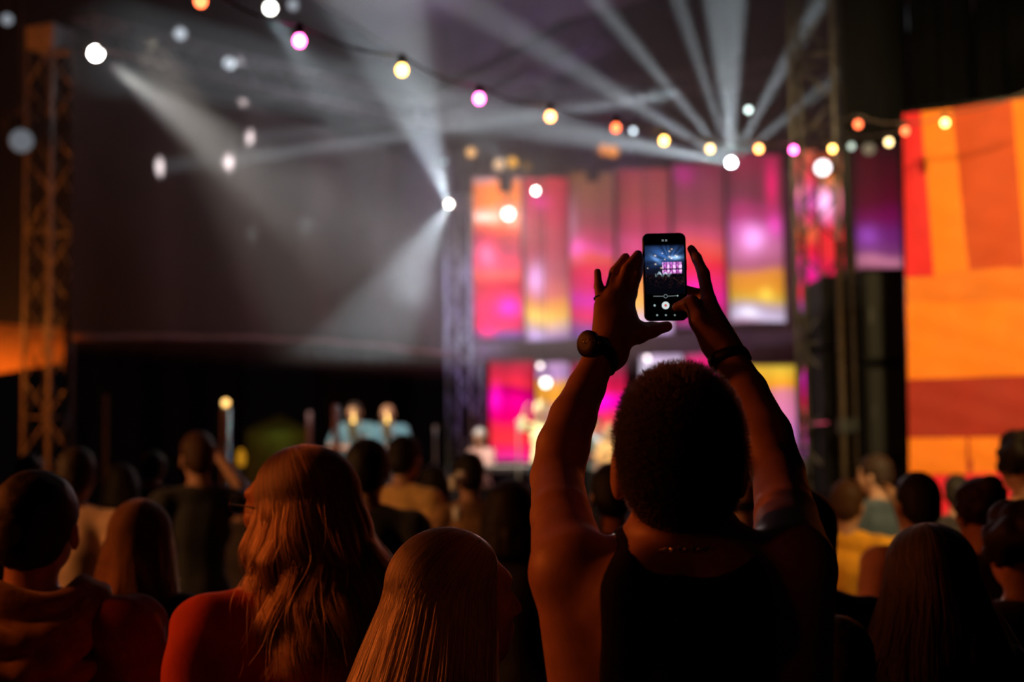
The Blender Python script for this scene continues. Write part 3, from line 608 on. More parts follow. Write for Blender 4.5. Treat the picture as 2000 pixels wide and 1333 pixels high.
POSE = {'down': (((.235, -.03, 1.12), (.25, .07, .88)),) * 2,
        'cross': (((.235, .02, 1.13), (.09, .2, 1.2)), ((.235, .02, 1.13), (.05, .2, 1.14))),
        'raise': (((.235, -.03, 1.12), (.25, .07, .88)), ((.30, .14, 1.42), (.17, .26, 1.64))),
        'chin': (((.16, .25, 1.13), (.07, .27, 1.40), (-.1, -.8, .25)), ((.235, -.03, 1.12), (.25, .07, .88))),
        'seated': (((.25, .1, 1.16), (.14, .34, 1.12)),) * 2,
        'play': (((.25, .1, 1.16), (.12, .3, 1.3)), ((.25, .12, 1.16), (.05, .3, 1.12)))}
_cache = {}
def body_parts(kind, pose, yaw, tilt, sleeve, h, res, fold=.008):
    key = (kind, pose, round(yaw, 2), tilt, sleeve, res)
    if key in _cache: return _cache[key]
    f = kind == 'female'; sw = .165 if f else .19; hw = .165 if f else .16; tr = .93 if f else 1.0
    arms = POSE[pose]; R = Rz(yaw) @ np.array([[1, 0, 0], [0, math.cos(tilt), -math.sin(tilt)], [0, math.sin(tilt), math.cos(tilt)]])
    H = np.array((0, .01, 1.635))
    KY, KZ, AZ = (.42, .9, .44) if pose == 'seated' else (.01, .5, 0.0)
    def grid(zlo, zhi, r): return Sdf(axis(-.45, .45, r), axis(-.28, .62 if pose == 'seated' else .42, r), axis(zlo, zhi, r))
    def armp(sd, g, upto):
        for sd_, ar in zip((-1, 1), arms):
            e, w_ = ar[0], ar[1]
            S0 = np.array((sd_ * sw, -.015, 1.395)); E = np.array((sd_ * (abs(e[0]) - (.02 if f else 0)), e[1], e[2])); W = np.array((sd_ * w_[0], w_[1], w_[2]))
            k = .9 if f else 1
            if upto <= 1: sd.cap(S0, .056 * k + g, S0 + (E - S0) * upto, (.056 - .014 * upto) * k + g * 1.3, .03)
            else:
                sd.cap(S0, .056 * k + g, E, .042 * k + g, .03); u = upto - 1; sd.cap(E, .042 * k + g, E + (W - E) * u, (.042 - .014 * u) * k + g, .02)
            if upto == 2 and g == 0:
                hand_prims(sd, W, (np.array((sd_ * ar[2][0], ar[2][1], ar[2][2])) if len(ar) > 2 else (W - E) + np.array((0, .02, 0))), (-sd_ * .9, .3, 0), sd_, .95 if f else 1.0)
    def torso(sd, g):
        sd.ell((0, -.012, 1.27), (.158 * tr + g, .108 + g, .2), k=.05); sd.ell((0, .005, 1.06), (.132 * tr + g, .1 + g, .17), k=.05); sd.ell((0, -.012, .93), (hw + g, .118 + g, .13), k=.05)
        for q in (-1, 1):
            sd.cap((0, -.03, 1.455), .042 + g, (q * sw * .85, -.02, 1.415), .045 + g, .04)
            if f: sd.ell((q * .07, .085, 1.26), (.06 + g, .05 + g, .06), k=.03)
    out = {}
    sd = grid(0, 1.85, res); head_prims(sd, H, R)
    sd.cap((0, -.018, 1.58), .052 * tr, (0, -.028, 1.43), .056 * tr, .03)
    torso(sd, 0); armp(sd, 0, 2)
    for q in (-1, 1):
        sd.chain([(q * .085, 0, .9), (q * .095, KY, KZ), (q * .1, KY - .03, AZ + .09)], [.085, .055, .038], .03); sd.cap((q * .1, KY - .04, AZ + .045), .036, (q * .11, KY + .11, AZ + .03), .03, .02)
    out['body'] = sd.mesh('body')
    sd = grid(.75, 1.55, res)
    torso(sd, .014); armp(sd, .013, sleeve)
    if sleeve == 0: pass
    sd.cap((0, -.02, 1.62), .062, (0, .0, 1.48), .07, .01, op='-'); sd.plane((0, 0, -1), -.84)
    x, y, z = sd.pts((slice(None),) * 3)
    sd.d = sd.d + (fold * np.sin(x * 31 + z * 23 + 2 * np.sin(y * 19)) * np.sin(z * 27 - x * 17 + y * 11) * .6).astype(np.float32)
    out['shirt'] = sd.mesh('shirt')
    r2 = max(res, .011); sd = grid(.05, 1.0, r2); sd.ell((0, -.012, .92), (hw + .016, .13, .13), k=.04)
    for q in (-1, 1): sd.chain([(q * .085, 0, .86), (q * .095, KY, KZ), (q * .1, KY - .03, AZ + .1)], [.1, .074, .06], .02)
    sd.plane((0, 0, 1), .97); out['trousers'] = sd.mesh('trousers')
    sd = grid(AZ - .01, AZ + .14, r2)
    for q in (-1, 1): sd.cap((q * .1, KY - .055, AZ + .05), .044, (q * .11, KY + .125, AZ + .038), .038, .02); sd.cap((q * .1, KY - .04, AZ + .06), .045, (q * .1, KY - .04, AZ + .11), .045, .02)
    sd.plane((0, 0, -1), -AZ); out['shoes'] = sd.mesh('shoes')
    out['head'] = (H, R); _cache[key] = out; return out

def hair_mesh(style, H, R, res, seed=0):
    key = ('hair', style, tuple(np.round(R.ravel(), 2)), res)
    if key in _cache: return _cache[key]
    sd = Sdf(axis(-.25, .25, res), axis(-.28, .28, res), axis(1.05, 1.86, res))
    T = lambda p: H + R @ np.array(p)
    if style == 'short':
        sd.ell(T((0, -.02, .035)), (.086, .104, .098), R); sd.ell(T((0, -.055, -.02)), (.074, .07, .075), R); sd.ell(T((0, .075, -.06)), (.09, .075, .12), R, .01, '-'); sd.cap(T((0, .05, -.2)), .06, T((0, .0, -.12)), .05, .01, op='-')
        x, y, z = sd.pts((slice(None),) * 3); sd.d = sd.d + (.0035 * np.sin(x * 130 + 3 * np.sin(z * 60)) * np.sin(z * 140 + 2 * np.sin(y * 70)) * np.sin(y * 120) - .001).astype(np.float32)
    elif style == 'curly':
        for i in range(90):
            v = rng.normal(size=3); v /= np.linalg.norm(v)
            if v[1] > .45 and v[2] < .45: continue
            if v[2] < -.6: continue
            sd.ell(T((v[0] * .085, v[1] * .1 - .02, v[2] * .095 + .03)), (.026, .026, .026), None, .02)
        sd.ell(T((0, -.02, .035)), (.084, .1, .094), R)
    elif style == 'bun':
        sd.ell(T((0, -.02, .035)), (.087, .106, .1), R); sd.ell(T((0, -.09, .1)), (.045, .045, .042), None, .015); sd.ell(T((0, .08, -.06)), (.08, .07, .11), R, .01, '-')
        for i in range(30):
            v = rng.normal(size=3); v /= np.linalg.norm(v)
            if v[1] < .3 and v[2] > -.5: sd.ell(T((v[0] * .082, v[1] * .1 - .02, v[2] * .09 + .03)), (.02, .02, .02), None, .015)
    elif style == 'bald':
        sd.ell(T((0, -.03, -.0)), (.078, .082, .05), R, .01); sd.ell(T((0, .06, -.05)), (.09, .08, .11), R, .01, '-')
    elif style == 'cap':
        sd.ell(T((0, -.012, .045)), (.084, .102, .09), R); sd.plane((0, 0, -1), -(H[2] + .02)); sd.cap(T((-.03, .09, .03)), .02, T((.03, .12, .025)), .02, .02, flat=((0, 0, 1), 3.0))
    elif style in ('long', 'bob'):
        lo = -.1 if style == 'bob' else -.34
        sd.ell(T((0, -.02, .035)), (.09, .108, .1), R)
        for i in range(11):
            an = math.radians(200 + 14 * i - 90 + 0); an = math.radians(-90 + (i - 5) * 24)
            x, y = .085 * math.cos(an), .085 * math.sin(an)
            sd.chain([T((x * .7, y * .8 - .02, .06)), T((x * 1.03, y - .02, -.03)), T((x * 1.12, y - .035, -.15)), T((x * 1.25, y - .05, lo + .02 * math.sin(i * 3)))], [.03, .032, .034, .02], .022)
        sd.ell(T((0, .09, -.03)), (.058, .06, .11), R, .012, '-')
    o = sd.mesh('hair'); _cache[key] = o; return o

def rgb(*c): return tuple(lin(c))
def person(x, y, top, label, heading=0, kind='male', pose='down', yaw=0, tilt=0, sleeve=.6, shirt=(.02, .02, .025), hair='short', haircol=(.015, .01, .008), res=.0115, skin=None, group=None, z0=0, extra=None, wide=1.0):
    h = (top - z0) / 1.77; t = empty('person', (x, y, z0), heading); t.scale = (h * wide, h * wide, h)
    tag(t, label, 'person', group); B = body_parts(kind, pose, yaw, tilt, sleeve, h, res)
    def add(name, me, m):
        o = bpy.data.objects.new(name, me); C.objects.link(o); o.parent = t
        if not me.materials: me.materials.append(m)
        o.material_slots[0].link = 'OBJECT'; o.material_slots[0].material = m; return o
    add('body', B['body'], skin or SKIN)
    nm = lambda p, c: '%s_%d_%d_%d' % ((p,) + tuple(int(v * 255) for v in c))
    add('shirt' if sleeve < 1.5 else 'jacket', B['shirt'], mat(nm('cloth', shirt), shirt, .85, 0, .2, 14, .3, sheen=.15))
    add('trousers', B['trousers'], mat('dark_trousers', (.015, .016, .022), .85, 0, .2, 14, .2)); add('shoes', B['shoes'], BLACK)
    H, R = B['head']
    if hair: add('cap' if hair == 'cap' else 'hair', hair_mesh(hair, H, R, min(res, .009)), mat(nm('hair', haircol), haircol, .6, 0, .4, 150, .15, .2))
    return t
def crowd(px, ytop, Y, *a, **k):
    p = P(px, ytop, Y); return person(p.x, Y, p.z, *a, **k)

# ---------------------------------------------------------------- long strand hair
def strands(name, head, R, radii, parent, m, n=3500, L=.5, pole=25, seg=26, spread=(.12, .12), wave=.006, wf=18, rad=.0007, clump=60, face=62, drift=(0, 0), inner=.72, seed=1, lift=0.0, minL=.75, taper=1.0):
    r_ = np.random.default_rng(seed); V = []; H = np.array(head); a_ = math.radians(pole)
    pl = np.array((0, math.sin(a_), math.cos(a_))); e1 = np.array((1., 0, 0)); e2 = np.cross(pl, e1)
    cl = r_.uniform(0, 2 * np.pi, clump); cph = r_.uniform(0, 6.28, (clump, 3)); clen = r_.uniform(minL, 1, clump); wx = r_.uniform(.6, 1.4, clump)
    pts = []
    for i in range(n):
        ph = r_.uniform(0, 2 * np.pi); dT = math.cos(ph) * e1 + math.sin(ph) * e2
        th1 = math.atan2(pl[2], -dT[2]);
        if th1 <= 0: th1 += math.pi
        th1 *= 1.0
        e = math.cos(th1) * pl + math.sin(th1) * dT; az = math.degrees(math.atan2(e[0], e[1]))
        if abs(az) < face: continue
        c = int((ph / (2 * np.pi) * clump + r_.normal() * .6)) % clump
        dep = inner + (1 - inner) * r_.random() ** .5
        th0 = r_.uniform(.02, .85) * th1 * (.3 if r_.random() < .6 else 1)
        LL = L * clen[c] * r_.uniform(.86, 1.0); arc = (th1 - th0) * .1; tot = arc + LL; ph2 = cph[c]
        fly = r_.normal() * .004 + (r_.normal() * .02 if r_.random() < .05 else 0)
        for k in range(seg):
            s = tot * k / (seg - 1)
            if s < arc:
                th = th0 + s / .1; q = (math.cos(th) * pl + math.sin(th) * dT) * np.array(radii) * (1 + (dep - 1) * .25) ; g = 0
            else:
                g = s - arc; u = g / L
                q = e * np.array(radii) * (1 + (dep - 1) * min(1, .25 + u * 2))
                q = q * np.array((1 + spread[0] * u ** 1.0 * 8 * .125, 1 + spread[1] * u, 1)) * np.array((1, 1, 0)) + np.array((drift[0] * u, drift[1] * u, -g))
                am = wave * min(1, u * 3) * wx[c]
                q = q + np.array((am * math.sin(g * wf + ph2[0]) + fly * u * 2, am * math.sin(g * wf * 1.13 + ph2[1]), 0))
            pts.append(H + R @ q)
    N = len(pts) // seg; hc = bpy.data.hair_curves.new(name); hc.add_curves([seg] * N)
    hc.attributes['position'].data.foreach_set('vector', np.array(pts, np.float32).ravel())
    at = hc.attributes.get('radius') or hc.attributes.new('radius', 'FLOAT', 'POINT')
    rr = np.tile(np.linspace(1, .35, seg) ** .7 * rad, N).astype(np.float32); at.data.foreach_set('value', rr)
    hc.materials.append(m); o = bpy.data.objects.new(name, hc); C.objects.link(o); o.parent = parent
    o['kind'] = 'stuff'; return o
def hairmat(name, col, rough=.35, var=.45):
    m = bpy.data.materials.new(name); m.use_nodes = True; n = m.node_tree.nodes; L = m.node_tree.links; n.remove(n['Principled BSDF'])
    h = n.new('ShaderNodeBsdfHairPrincipled'); h.parametrization = 'COLOR'; h.inputs['Roughness'].default_value = rough; h.inputs['Radial Roughness'].default_value = .5
    i = n.new('ShaderNodeHairInfo'); r = n.new('ShaderNodeValToRGB'); r.color_ramp.elements[0].color = tuple(c * (1 - var) for c in col) + (1,); r.color_ramp.elements[1].color = tuple(min(1, c * (1 + var)) for c in col) + (1,)
    L.new(i.outputs['Random'], r.inputs[0]); L.new(r.outputs[0], h.inputs['Color']); L.new(h.outputs[0], n['Material Output'].inputs[0]); return m
def under(name, H, R, radii, L, spread, drift, face, m, parent, pole=25):
    a_ = math.radians(pole); pl = np.array((0, math.sin(a_), math.cos(a_))); e1 = np.array((1., 0, 0)); e2 = np.cross(pl, e1); N = 72; K = 26; vs = []; fs = []; ok = []
    for i in range(N):
        ph_ = 2 * math.pi * i / N; dT = math.cos(ph_) * e1 + math.sin(ph_) * e2; th1 = math.atan2(pl[2], -dT[2]); th1 = th1 + math.pi if th1 <= 0 else th1
        e = math.cos(th1) * pl + math.sin(th1) * dT; ok.append(abs(math.degrees(math.atan2(e[0], e[1]))) > face)
        for k in range(K):
            t_ = k / (K - 1)
            if t_ < .45: th = th1 * t_ / .45; q = (math.cos(th) * pl + math.sin(th) * dT) * np.array(radii) * .93
            else:
                u = (t_ - .45) / .55 * .86; q = e * np.array(radii) * (.93 - .1 * u) * np.array((1 + spread[0] * u, 1 + spread[1] * u, 1)) * np.array((1, 1, 0)) + np.array((drift[0] * u, drift[1] * u, -u * L))
            vs.append(H + R @ q)
    for i in range(N):
        j = (i + 1) % N
        if ok[i] and ok[j]:
            for k in range(K - 1): fs.append((i * K + k, j * K + k, j * K + k + 1, i * K + k + 1))
    b = MB(); b.add(vs, fs, True); o = b.obj(name, m, parent); s_ = o.modifiers.new('thickness', 'SOLIDIFY'); s_.thickness = .003; s_.offset = 0; return o
# ---------------------------------------------------------------- the man filming with his phone
def pn(px, py, Y): return np.array(P(px, py, Y))
MH = math.radians(9); MR = np.array([[1, 0, 0], [0, math.cos(MH), -math.sin(MH)], [0, math.sin(MH), math.cos(MH)]])
top = P(1322, 713, 1.95); Hc = np.array((top.x, 1.955, top.z - .127)); body0 = Vector((P(1345, 1200, 1.97).x, 1.97, 0))
man = empty('person', body0); tag(man, 'man seen from behind in black tank top, both arms raised, filming with a phone', 'person')
def to_local(me, t=None):
    me.transform(Matrix.Translation(-(t or man).location)); return me
zc = np.concatenate([np.arange(-.02, 1.12, .012), np.arange(1.12, 2.18, .0036)])
yc = np.concatenate([np.arange(1.72, 2.50, .0042)]); xc = np.arange(P(1020, 1100, 1.95).x - .03, P(1640, 1100, 1.95).x + .03, .0038)
sd = Sdf(xc, yc, zc); bx = body0.x; zs = lambda py, Y=1.95: P(1345, py, Y).z
head_prims(sd, Hc, MR, 1.04)
sd.ell(Hc + MR @ np.array((0, -.045, -.035)), (.068, .058, .062), MR, .03)
nb = pn(1330, 1118, 1.965)
sd.cap(Hc + np.array((0, -.022, -.06)), .060, nb, .064, .015)
def torso(sd, g=0):
    for q, px, py in ((-1, 1185, 1152), (1, 1495, 1150)):
        sd.cap(nb + np.array((0, -.005, -.02)), .05 + g, pn(px, py, 1.965), .047 + g, .03)
    sd.ell((bx, 1.972, zs(1265)), (.168 + g, .112 + g, .185), k=.04)
    sd.ell((bx, 1.975, zs(1235) - .28), (.15 + g, .105 + g, .22), k=.06)
    sd.ell((bx, 1.965, .93), (.165 + g, .125 + g, .14), k=.06)
    for px in (1255, 1435): sd.ell(pn(px, 1185, 1.895), (.055 + g, .03 + g, .075), k=.03)     # shoulder blades
torso(sd)
sd.cap((bx, 1.862, zs(1120)), .006, (bx, 1.868, zs(1400)), .008, .03, op='-')
for q in (-1, 1):
    sd.chain([(bx + q * .09, 1.97, .9), (bx + q * .10, 1.99, .5), (bx + q * .11, 1.95, .09)], [.088, .058, .04], .03); sd.cap((bx + q * .11, 1.94, .045), .038, (bx + q * .12, 2.1, .032), .032, .02)
# left arm
sd.chain([pn(1116, 1112, 1.97), pn(1096, 1010, 2.08), pn(1088, 935, 2.2)], [.056, .044, .040], .008)
sd.cap(pn(1126, 1130, 1.965), .058, pn(1172, 1330, 1.975), .072, .025)                       # lat
sd.cap(pn(1140, 1112, 1.955), .040, pn(1195, 1165, 1.93), .045, .03)
sd.chain([pn(1088, 935, 2.2), pn(1100, 872, 2.235), pn(1119, 815, 2.27), pn(1145, 757, 2.31), pn(1172, 697, 2.345)], [.041, .041, .037, .0305, .0265], .008)
# right arm
sd.chain([pn(1545, 1095, 1.97), pn(1535, 1010, 2.08), pn(1520, 925, 2.2)], [.057, .045, .040], .008)
sd.cap(pn(1545, 1130, 1.965), .060, pn(1520, 1330, 1.975), .074, .025)
sd.chain([pn(1520, 925, 2.2), pn(1494, 850, 2.24), pn(1458, 765, 2.30), pn(1427, 703, 2.345)], [.041, .042, .034, .0265], .008)
# left hand
W = pn(1186, 682, 2.352)
mc = [(1174, 600, 2.385), (1190, 580, 2.39), (1210, 568, 2.395), (1231, 573, 2.40)]
for i, m in enumerate(mc):
    sd.cap(W + np.array(((-.006, -.002, .004, .009)[i], 0, 0)), .019, pn(*m), .0125, .016)
sd.cap(pn(1200, 655, 2.37), .026, pn(1222, 628, 2.385), .021, .02)
sd.ell(pn(1190, 690, 2.352), (.03, .022, .03), k=.02)
sd.chain([pn(*mc[0]), pn(1169, 560, 2.40), pn(1167, 531, 2.415)], [.0098, .0078, .0066], .004)
sd.chain([pn(*mc[1]), pn(1200, 532, 2.42), pn(1222, 502, 2.43)], [.0112, .0092, .0076], .004)
sd.chain([pn(*mc[2]), pn(1224, 527, 2.405), pn(1246, 497, 2.42)], [.0118, .0098, .0080], .004)
sd.chain([pn(*mc[3]), pn(1243, 537, 2.402), pn(1251, 508, 2.415)], [.0118, .0098, .0078], .004)
sd.chain([pn(1206, 662, 2.365), pn(1248, 650, 2.39), pn(1272, 645, 2.405), pn(1303, 638, 2.42)], [.023, .0165, .012, .0095], .012)
# right hand
W2 = pn(1416, 690, 2.352)
for i, m in enumerate(((1384, 588, 2.395), (1391, 603, 2.415), (1398, 622, 2.425), (1404, 643, 2.42))):
    sd.cap(W2 + np.array(((-.004, 0, .004, .007)[i], 0, 0)), .02, pn(*m), .0135, .016)
sd.cap(pn(1404, 672, 2.36), .025, pn(1388, 640, 2.38), .022, .02)
sd.chain([pn(1384, 588, 2.395), pn(1374, 535, 2.41), pn(1361, 505, 2.42), pn(1350, 486, 2.428)], [.0125, .0105, .0088, .0075], .005)
sd.chain([pn(1391, 603, 2.415), pn(1368, 575, 2.455), pn(1325, 562, 2.449)], [.012, .0095, .008], .004)
sd.chain([pn(1398, 622, 2.425), pn(1372, 598, 2.457), pn(1325, 590, 2.449)], [.0115, .0093, .0078], .004)
sd.chain([pn(1404, 643, 2.42), pn(1378, 622, 2.455), pn(1335, 612, 2.448)], [.0105, .0085, .007], .004)
sd.chain([pn(1392, 668, 2.355), pn(1366, 628, 2.365), pn(1350, 592, 2.385), pn(1322, 600, 2.402)], [.022, .0155, .012, .0085], .010)
mb = link('body', to_local(sd.mesh('body')), SKIN, man); smooth_mod(mb, 2)
# tank top
sd = Sdf(np.arange(bx - .3, bx + .3, .005), np.arange(1.78, 2.16, .005), np.arange(.78, 1.72, .006)); torso(sd, .007)
x, y, z = sd.pts((slice(None),) * 3)
zt = zs(1085)
lx = P(1172, 1200, 1.88).x + .028 * np.clip((z - zs(1150)) / .06, 0, 1) ** 2; rx = P(1512, 1200, 1.88).x - .03 * np.clip((z - zs(1150)) / .06, 0, 1) ** 2
sd.d = np.maximum(sd.d, np.maximum(lx - x, x - rx) * np.float32(1)).astype(np.float32)
sd.ell(pn(1352, 1062, 1.90), (.080, .09, .045), k=.008, op='-'); sd.cap(nb + np.array((0, 0, .02)), .069, nb + np.array((0, 0, .2)), .064, .006, op='-'); sd.plane((0, 0, -1), -.84)
sd.d = sd.d + (.003 * np.sin(x * 60 + z * 25) * np.sin(z * 30 - x * 20)).astype(np.float32)
tt = link('tank_top', to_local(sd.mesh('tank_top')), mat('black_jersey', (.012, .009, .009), .9, 0, .2, 60, .15, .1), man); smooth_mod(tt, 2)
hem = MB(); hx = P(1176, 1200, 1.88).x
# short cropped hair
sd = Sdf(np.arange(Hc[0] - .12, Hc[0] + .12, .004), np.arange(1.8, 2.12, .004), np.arange(Hc[2] - .16, Hc[2] + .16, .004))
E = lambda p, r, k=.02, op='+': sd.ell(Hc + MR @ (np.array(p) * 1.04), np.array(r) * 1.04, MR, k, op)
E((0, -.014, .031), (.0815, .097, .0945)); E((0, -.03, .005), (.0815, .08, .08), .02); E((0, -.05, -.025), (.073, .062, .072), .02)
E((0, .095, -.03), (.09, .075, .1), .01, '-'); E((0, .06, -.12), (.09, .085, .06), .01, '-')
for q in (-1, 1): E((q * .085, .01, -.01), (.014, .028, .04), .01, '-')
hm = sd.mesh('hair'); HDK = mat('dark_hair', (.006, .004, .004), .8, 0, .4, 80, .4, .1)
V = np.zeros(len(hm.vertices) * 3); hm.vertices.foreach_get('co', V); V = V.reshape(-1, 3); Nn = np.zeros(len(hm.vertices) * 3); hm.vertices.foreach_get('normal', Nn); Nn = Nn.reshape(-1, 3)
hbase = link('hair', to_local(hm), HDK, man)
out_ = (V - Hc); k = np.ones(len(V), bool)
ii = rng.integers(0, len(V), 26000); loc = np.array(man.location); pts = np.zeros((len(ii), 3, 3))
zrel = np.clip((V[ii, 2] - (Hc[2] - .12)) / .2, 0, 1); Lh = (.003 + .0055 * zrel) * rng.uniform(.7, 1.25, len(ii))
jit = rng.normal(size=(len(ii), 3)) * .35; dirv = Nn[ii] + jit + np.array((0, -.1, .15)); dirv /= np.linalg.norm(dirv, axis=1)[:, None]
p0 = V[ii] + rng.normal(size=(len(ii), 3)) * .0015 - Nn[ii] * .001
for j in range(3): pts[:, j] = p0 + dirv * (Lh * j / 2)[:, None] - loc
hc = bpy.data.hair_curves.new('cropped_hair'); hc.add_curves([3] * len(ii)); hc.attributes['position'].data.foreach_set('vector', pts.astype(np.float32).ravel())
at = hc.attributes.get('radius') or hc.attributes.new('radius', 'FLOAT', 'POINT'); at.data.foreach_set('value', np.tile(np.array((.00022, .0002, .0001), np.float32), len(ii)))
hc.materials.append(hairmat('cropped_hair', (.02, .011, .009), .6)); o = bpy.data.objects.new('cropped_hair', hc); C.objects.link(o); o.parent = hbase; o['kind'] = 'stuff'
# trousers and shoes
sd = Sdf(np.arange(bx - .26, bx + .26, .01), np.arange(1.78, 2.24, .01), np.arange(-.02, 1.0, .01)); sd.ell((bx, 1.965, .9), (.182, .142, .13), k=.04)
for q in (-1, 1): sd.chain([(bx + q * .09, 1.97, .86), (bx + q * .10, 1.99, .5), (bx + q * .11, 1.95, .1)], [.102, .076, .062], .02)
sd.plane((0, 0, 1), .96); link('trousers', to_local(sd.mesh('trousers')), mat('dark_trousers', (.015, .016, .022), .85), man)
sd = Sdf(np.arange(bx - .26, bx + .26, .008), np.arange(1.84, 2.24, .008), np.arange(-.02, .16, .008))
for q in (-1, 1): sd.cap((bx + q * .11, 1.93, .05), .046, (bx + q * .12, 2.11, .04), .04, .02); sd.cap((bx + q * .11, 1.945, .06), .047, (bx + q * .11, 1.945, .11), .047, .02)
sd.plane((0, 0, -1), 0); link('shoes', to_local(sd.mesh('shoes')), BLACK, man)
# necklace: interlocking curb links round the neck
STEEL = mat('necklace_steel', (.95, .85, .75), .28, 1.0)
ML0 = man.location
neck = empty('necklace', (0, 0, 0)); neck.parent = man; lk = None
from mathutils.bvhtree import BVHTree
dm = mb.data; bv = BVHTree.FromPolygons([v.co for v in dm.vertices], [tuple(p.vertices) for p in dm.polygons])
ax_ = Vector(nb) - ML0; zb_ = P(1300, 1071, 1.9).z
for k in range(60):
    a = -math.pi / 2 + (k - 30) * 2 * math.pi / 60; dr = Vector((math.cos(a), math.sin(a), 0)); o_ = Vector((ax_.x, ax_.y - .004, zb_ - .05 * (1 + math.sin(a)) / 2))
    h_, n_, _, _ = bv.ray_cast(o_, dr); r_h = min((h_ - o_).length, .082) if h_ else .075
    p = o_ + dr * (r_h + .0022); tg = Vector((-math.sin(a), math.cos(a), 0)); up = (Vector((0, 0, 1)) if k % 2 else (dr + Vector((0, 0, .5)))).normalized()
    b = MB(); b.tube([p + tg * (.0062 * math.cos(q * math.pi / 5)) + up * (.0032 * math.sin(q * math.pi / 5)) for q in range(10)], .0012, 5, closed=True)
    b.obj('link', STEEL, neck)
# wristwatch on the left wrist
def frame(a, b, view=(0, -1, .1)):
    z = (Vector(b) - Vector(a)).normalized(); y = Vector(view); y = (y - z * y.dot(z)).normalized(); x = y.cross(z); return x, y, z
ML = man.location
a1, a2 = Vector(pn(1160, 722, 2.328)), Vector(pn(1184, 676, 2.352)); fx, fy, fz = frame(a1, a2); ctr = Vector(pn(1173, 694, 2.343))
RUB = mat('black_rubber', (.01, .009, .009), .45, 0, .2, 40)
wt = empty('wristwatch', (0, 0, 0)); wt.parent = man
def band(c, fx, fy, fz, rx, ry, wid, th, m, par, name, tilt=0):
    b = MB(); N = 40; prof = [(-wid, 0), (-wid * .8, th), (0, th * 1.25), (wid * .8, th), (wid, 0), (wid, -th * .3), (-wid, -th * .3)]; vs = []; fs = []
    for i in range(N):
        an = 2 * math.pi * i / N; d = fx * math.cos(an) + fy * math.sin(an)
        for w_, t_ in prof: vs.append(c - ML + fx * math.cos(an) * (rx + t_) + fy * math.sin(an) * (ry + t_) + fz * (w_ + tilt * math.cos(an)))
    n_ = len(prof)
    for i in range(N):
        for j in range(n_): fs.append((i * n_ + j, i * n_ + (j + 1) % n_, ((i + 1) % N) * n_ + (j + 1) % n_, ((i + 1) % N) * n_ + j))
    b.add(vs, fs, True); return b.obj(name, m, par)
band(ctr, fx, fy, fz, .030, .026, .0125, .004, RUB, wt, 'strap', tilt=.010)
cw = Vector(pn(1149, 672, 2.315)); wn = (Vector((-.72, -.68, .12)) - fz * .12).normalized(); WRm = track(wn)
b = MB(); b.lathe([(.0195, -.008), (.0222, -.005), (.0225, .002), (.0215, .005), (.019, .006)], 32, cw - ML, WRm); b.obj('watch_case', mat('dark_watch_case', (.05, .04, .04), .3, .9), wt)
b = MB(); b.lathe([(.0188, .0061), (.018, .0068), (.009, .0071)], 32, cw - ML, WRm); b.obj('watch_glass', mat('watch_glass', (.02, .006, .008), .5, 0, .1, 5, 0, .25), wt)
b = MB(); b.lathe([(.0032, -.002), (.0032, .0045)], 10, cw - ML + WRm @ Vector((.0235, 0, 0)), track(WRm @ Vector((1, 0, 0)))); b.obj('crown', BLACK, wt)
for an in (.6, 2.4):
    b = MB(); b.tube([cw - ML + wn * .0074, cw - ML + wn * .0074 + (WRm @ Vector((math.cos(an), math.sin(an), 0))) * (.013 if an < 1 else .009)], .0006, 4); b.obj('hand', STEEL, wt)
# band on the right wrist
c2 = Vector(pn(1425, 703, 2.343)); gx, gy, gz = frame(pn(1440, 738, 2.33), pn(1416, 690, 2.352))
band(c2, gx, gy, gz,   .0295, .0265, .0105, .0045, RUB, man, 'wristband', tilt=.004)
# ring on the little finger
r1 = Vector(pn(1171, 583, 2.392)); rx_, ry_, rz_ = frame(pn(1173, 598, 2.386), pn(1169, 560, 2.40)); b = MB()
b.tube([r1 - ML + rx_ * .0092 * math.cos(q * .4488) + ry_ * .0092 * math.sin(q * .4488) for q in range(14)], .0014, 6, closed=True); b.obj('finger_ring', mat('dark_ring', (.03, .03, .03), .3, .9), man)

# ---------------------------------------------------------------- the phone
pc = P(1298.5, 541.5, 2.425); ph = empty('phone', pc); tag(ph, 'black phone held up in both hands, its screen showing the filmed stage', 'phone')
up_ = (P(1296, 455, 2.425) - P(1301, 628, 2.425)); up_.normalize(); rt_ = (P(1340, 541, 2.425) - P(1257, 541, 2.425)); rt_.normalize(); nr = rt_.cross(up_).normalized(); rt_ = up_.cross(nr)
PR = Matrix((rt_, up_, nr)).transposed()
hw_, hh_ = .0372, .0755
def rounded(hw, hh, r, n=6):
    o = []
    for cx, cy, a0 in ((hw - r, hh - r, 0), (-hw + r, hh - r, 90), (-hw + r, -hh + r, 180), (hw - r, -hh + r, 270)):
        for i in range(n + 1): a = math.radians(a0 + 90 * i / n); o.append((cx + r * math.cos(a), cy + r * math.sin(a)))
    return o
def slab(hw, hh, r, z0, z1, ch=.0012):
    b = MB(); L_ = []
    for z, g in ((z0, -ch), (z0 + ch, 0), (z1 - ch, 0), (z1, -ch)): L_.append([PR @ Vector((x, y, z)) for x, y in rounded(hw + g, hh + g, r)])
    n_ = len(L_[0]); vs = [v for l in L_ for v in l]; fs = [(i * n_ + j, i * n_ + (j + 1) % n_, (i + 1) * n_ + (j + 1) % n_, (i + 1) * n_ + j) for i in range(3) for j in range(n_)]
    fs += [tuple(range(n_))[::-1], tuple(3 * n_ + j for j in range(n_))]; b.add(vs, fs); return b
slab(hw_, hh_, .0105, -.0042, .0042).obj('phone_case', mat('phone_case', (.008, .008, .009), .35), ph)
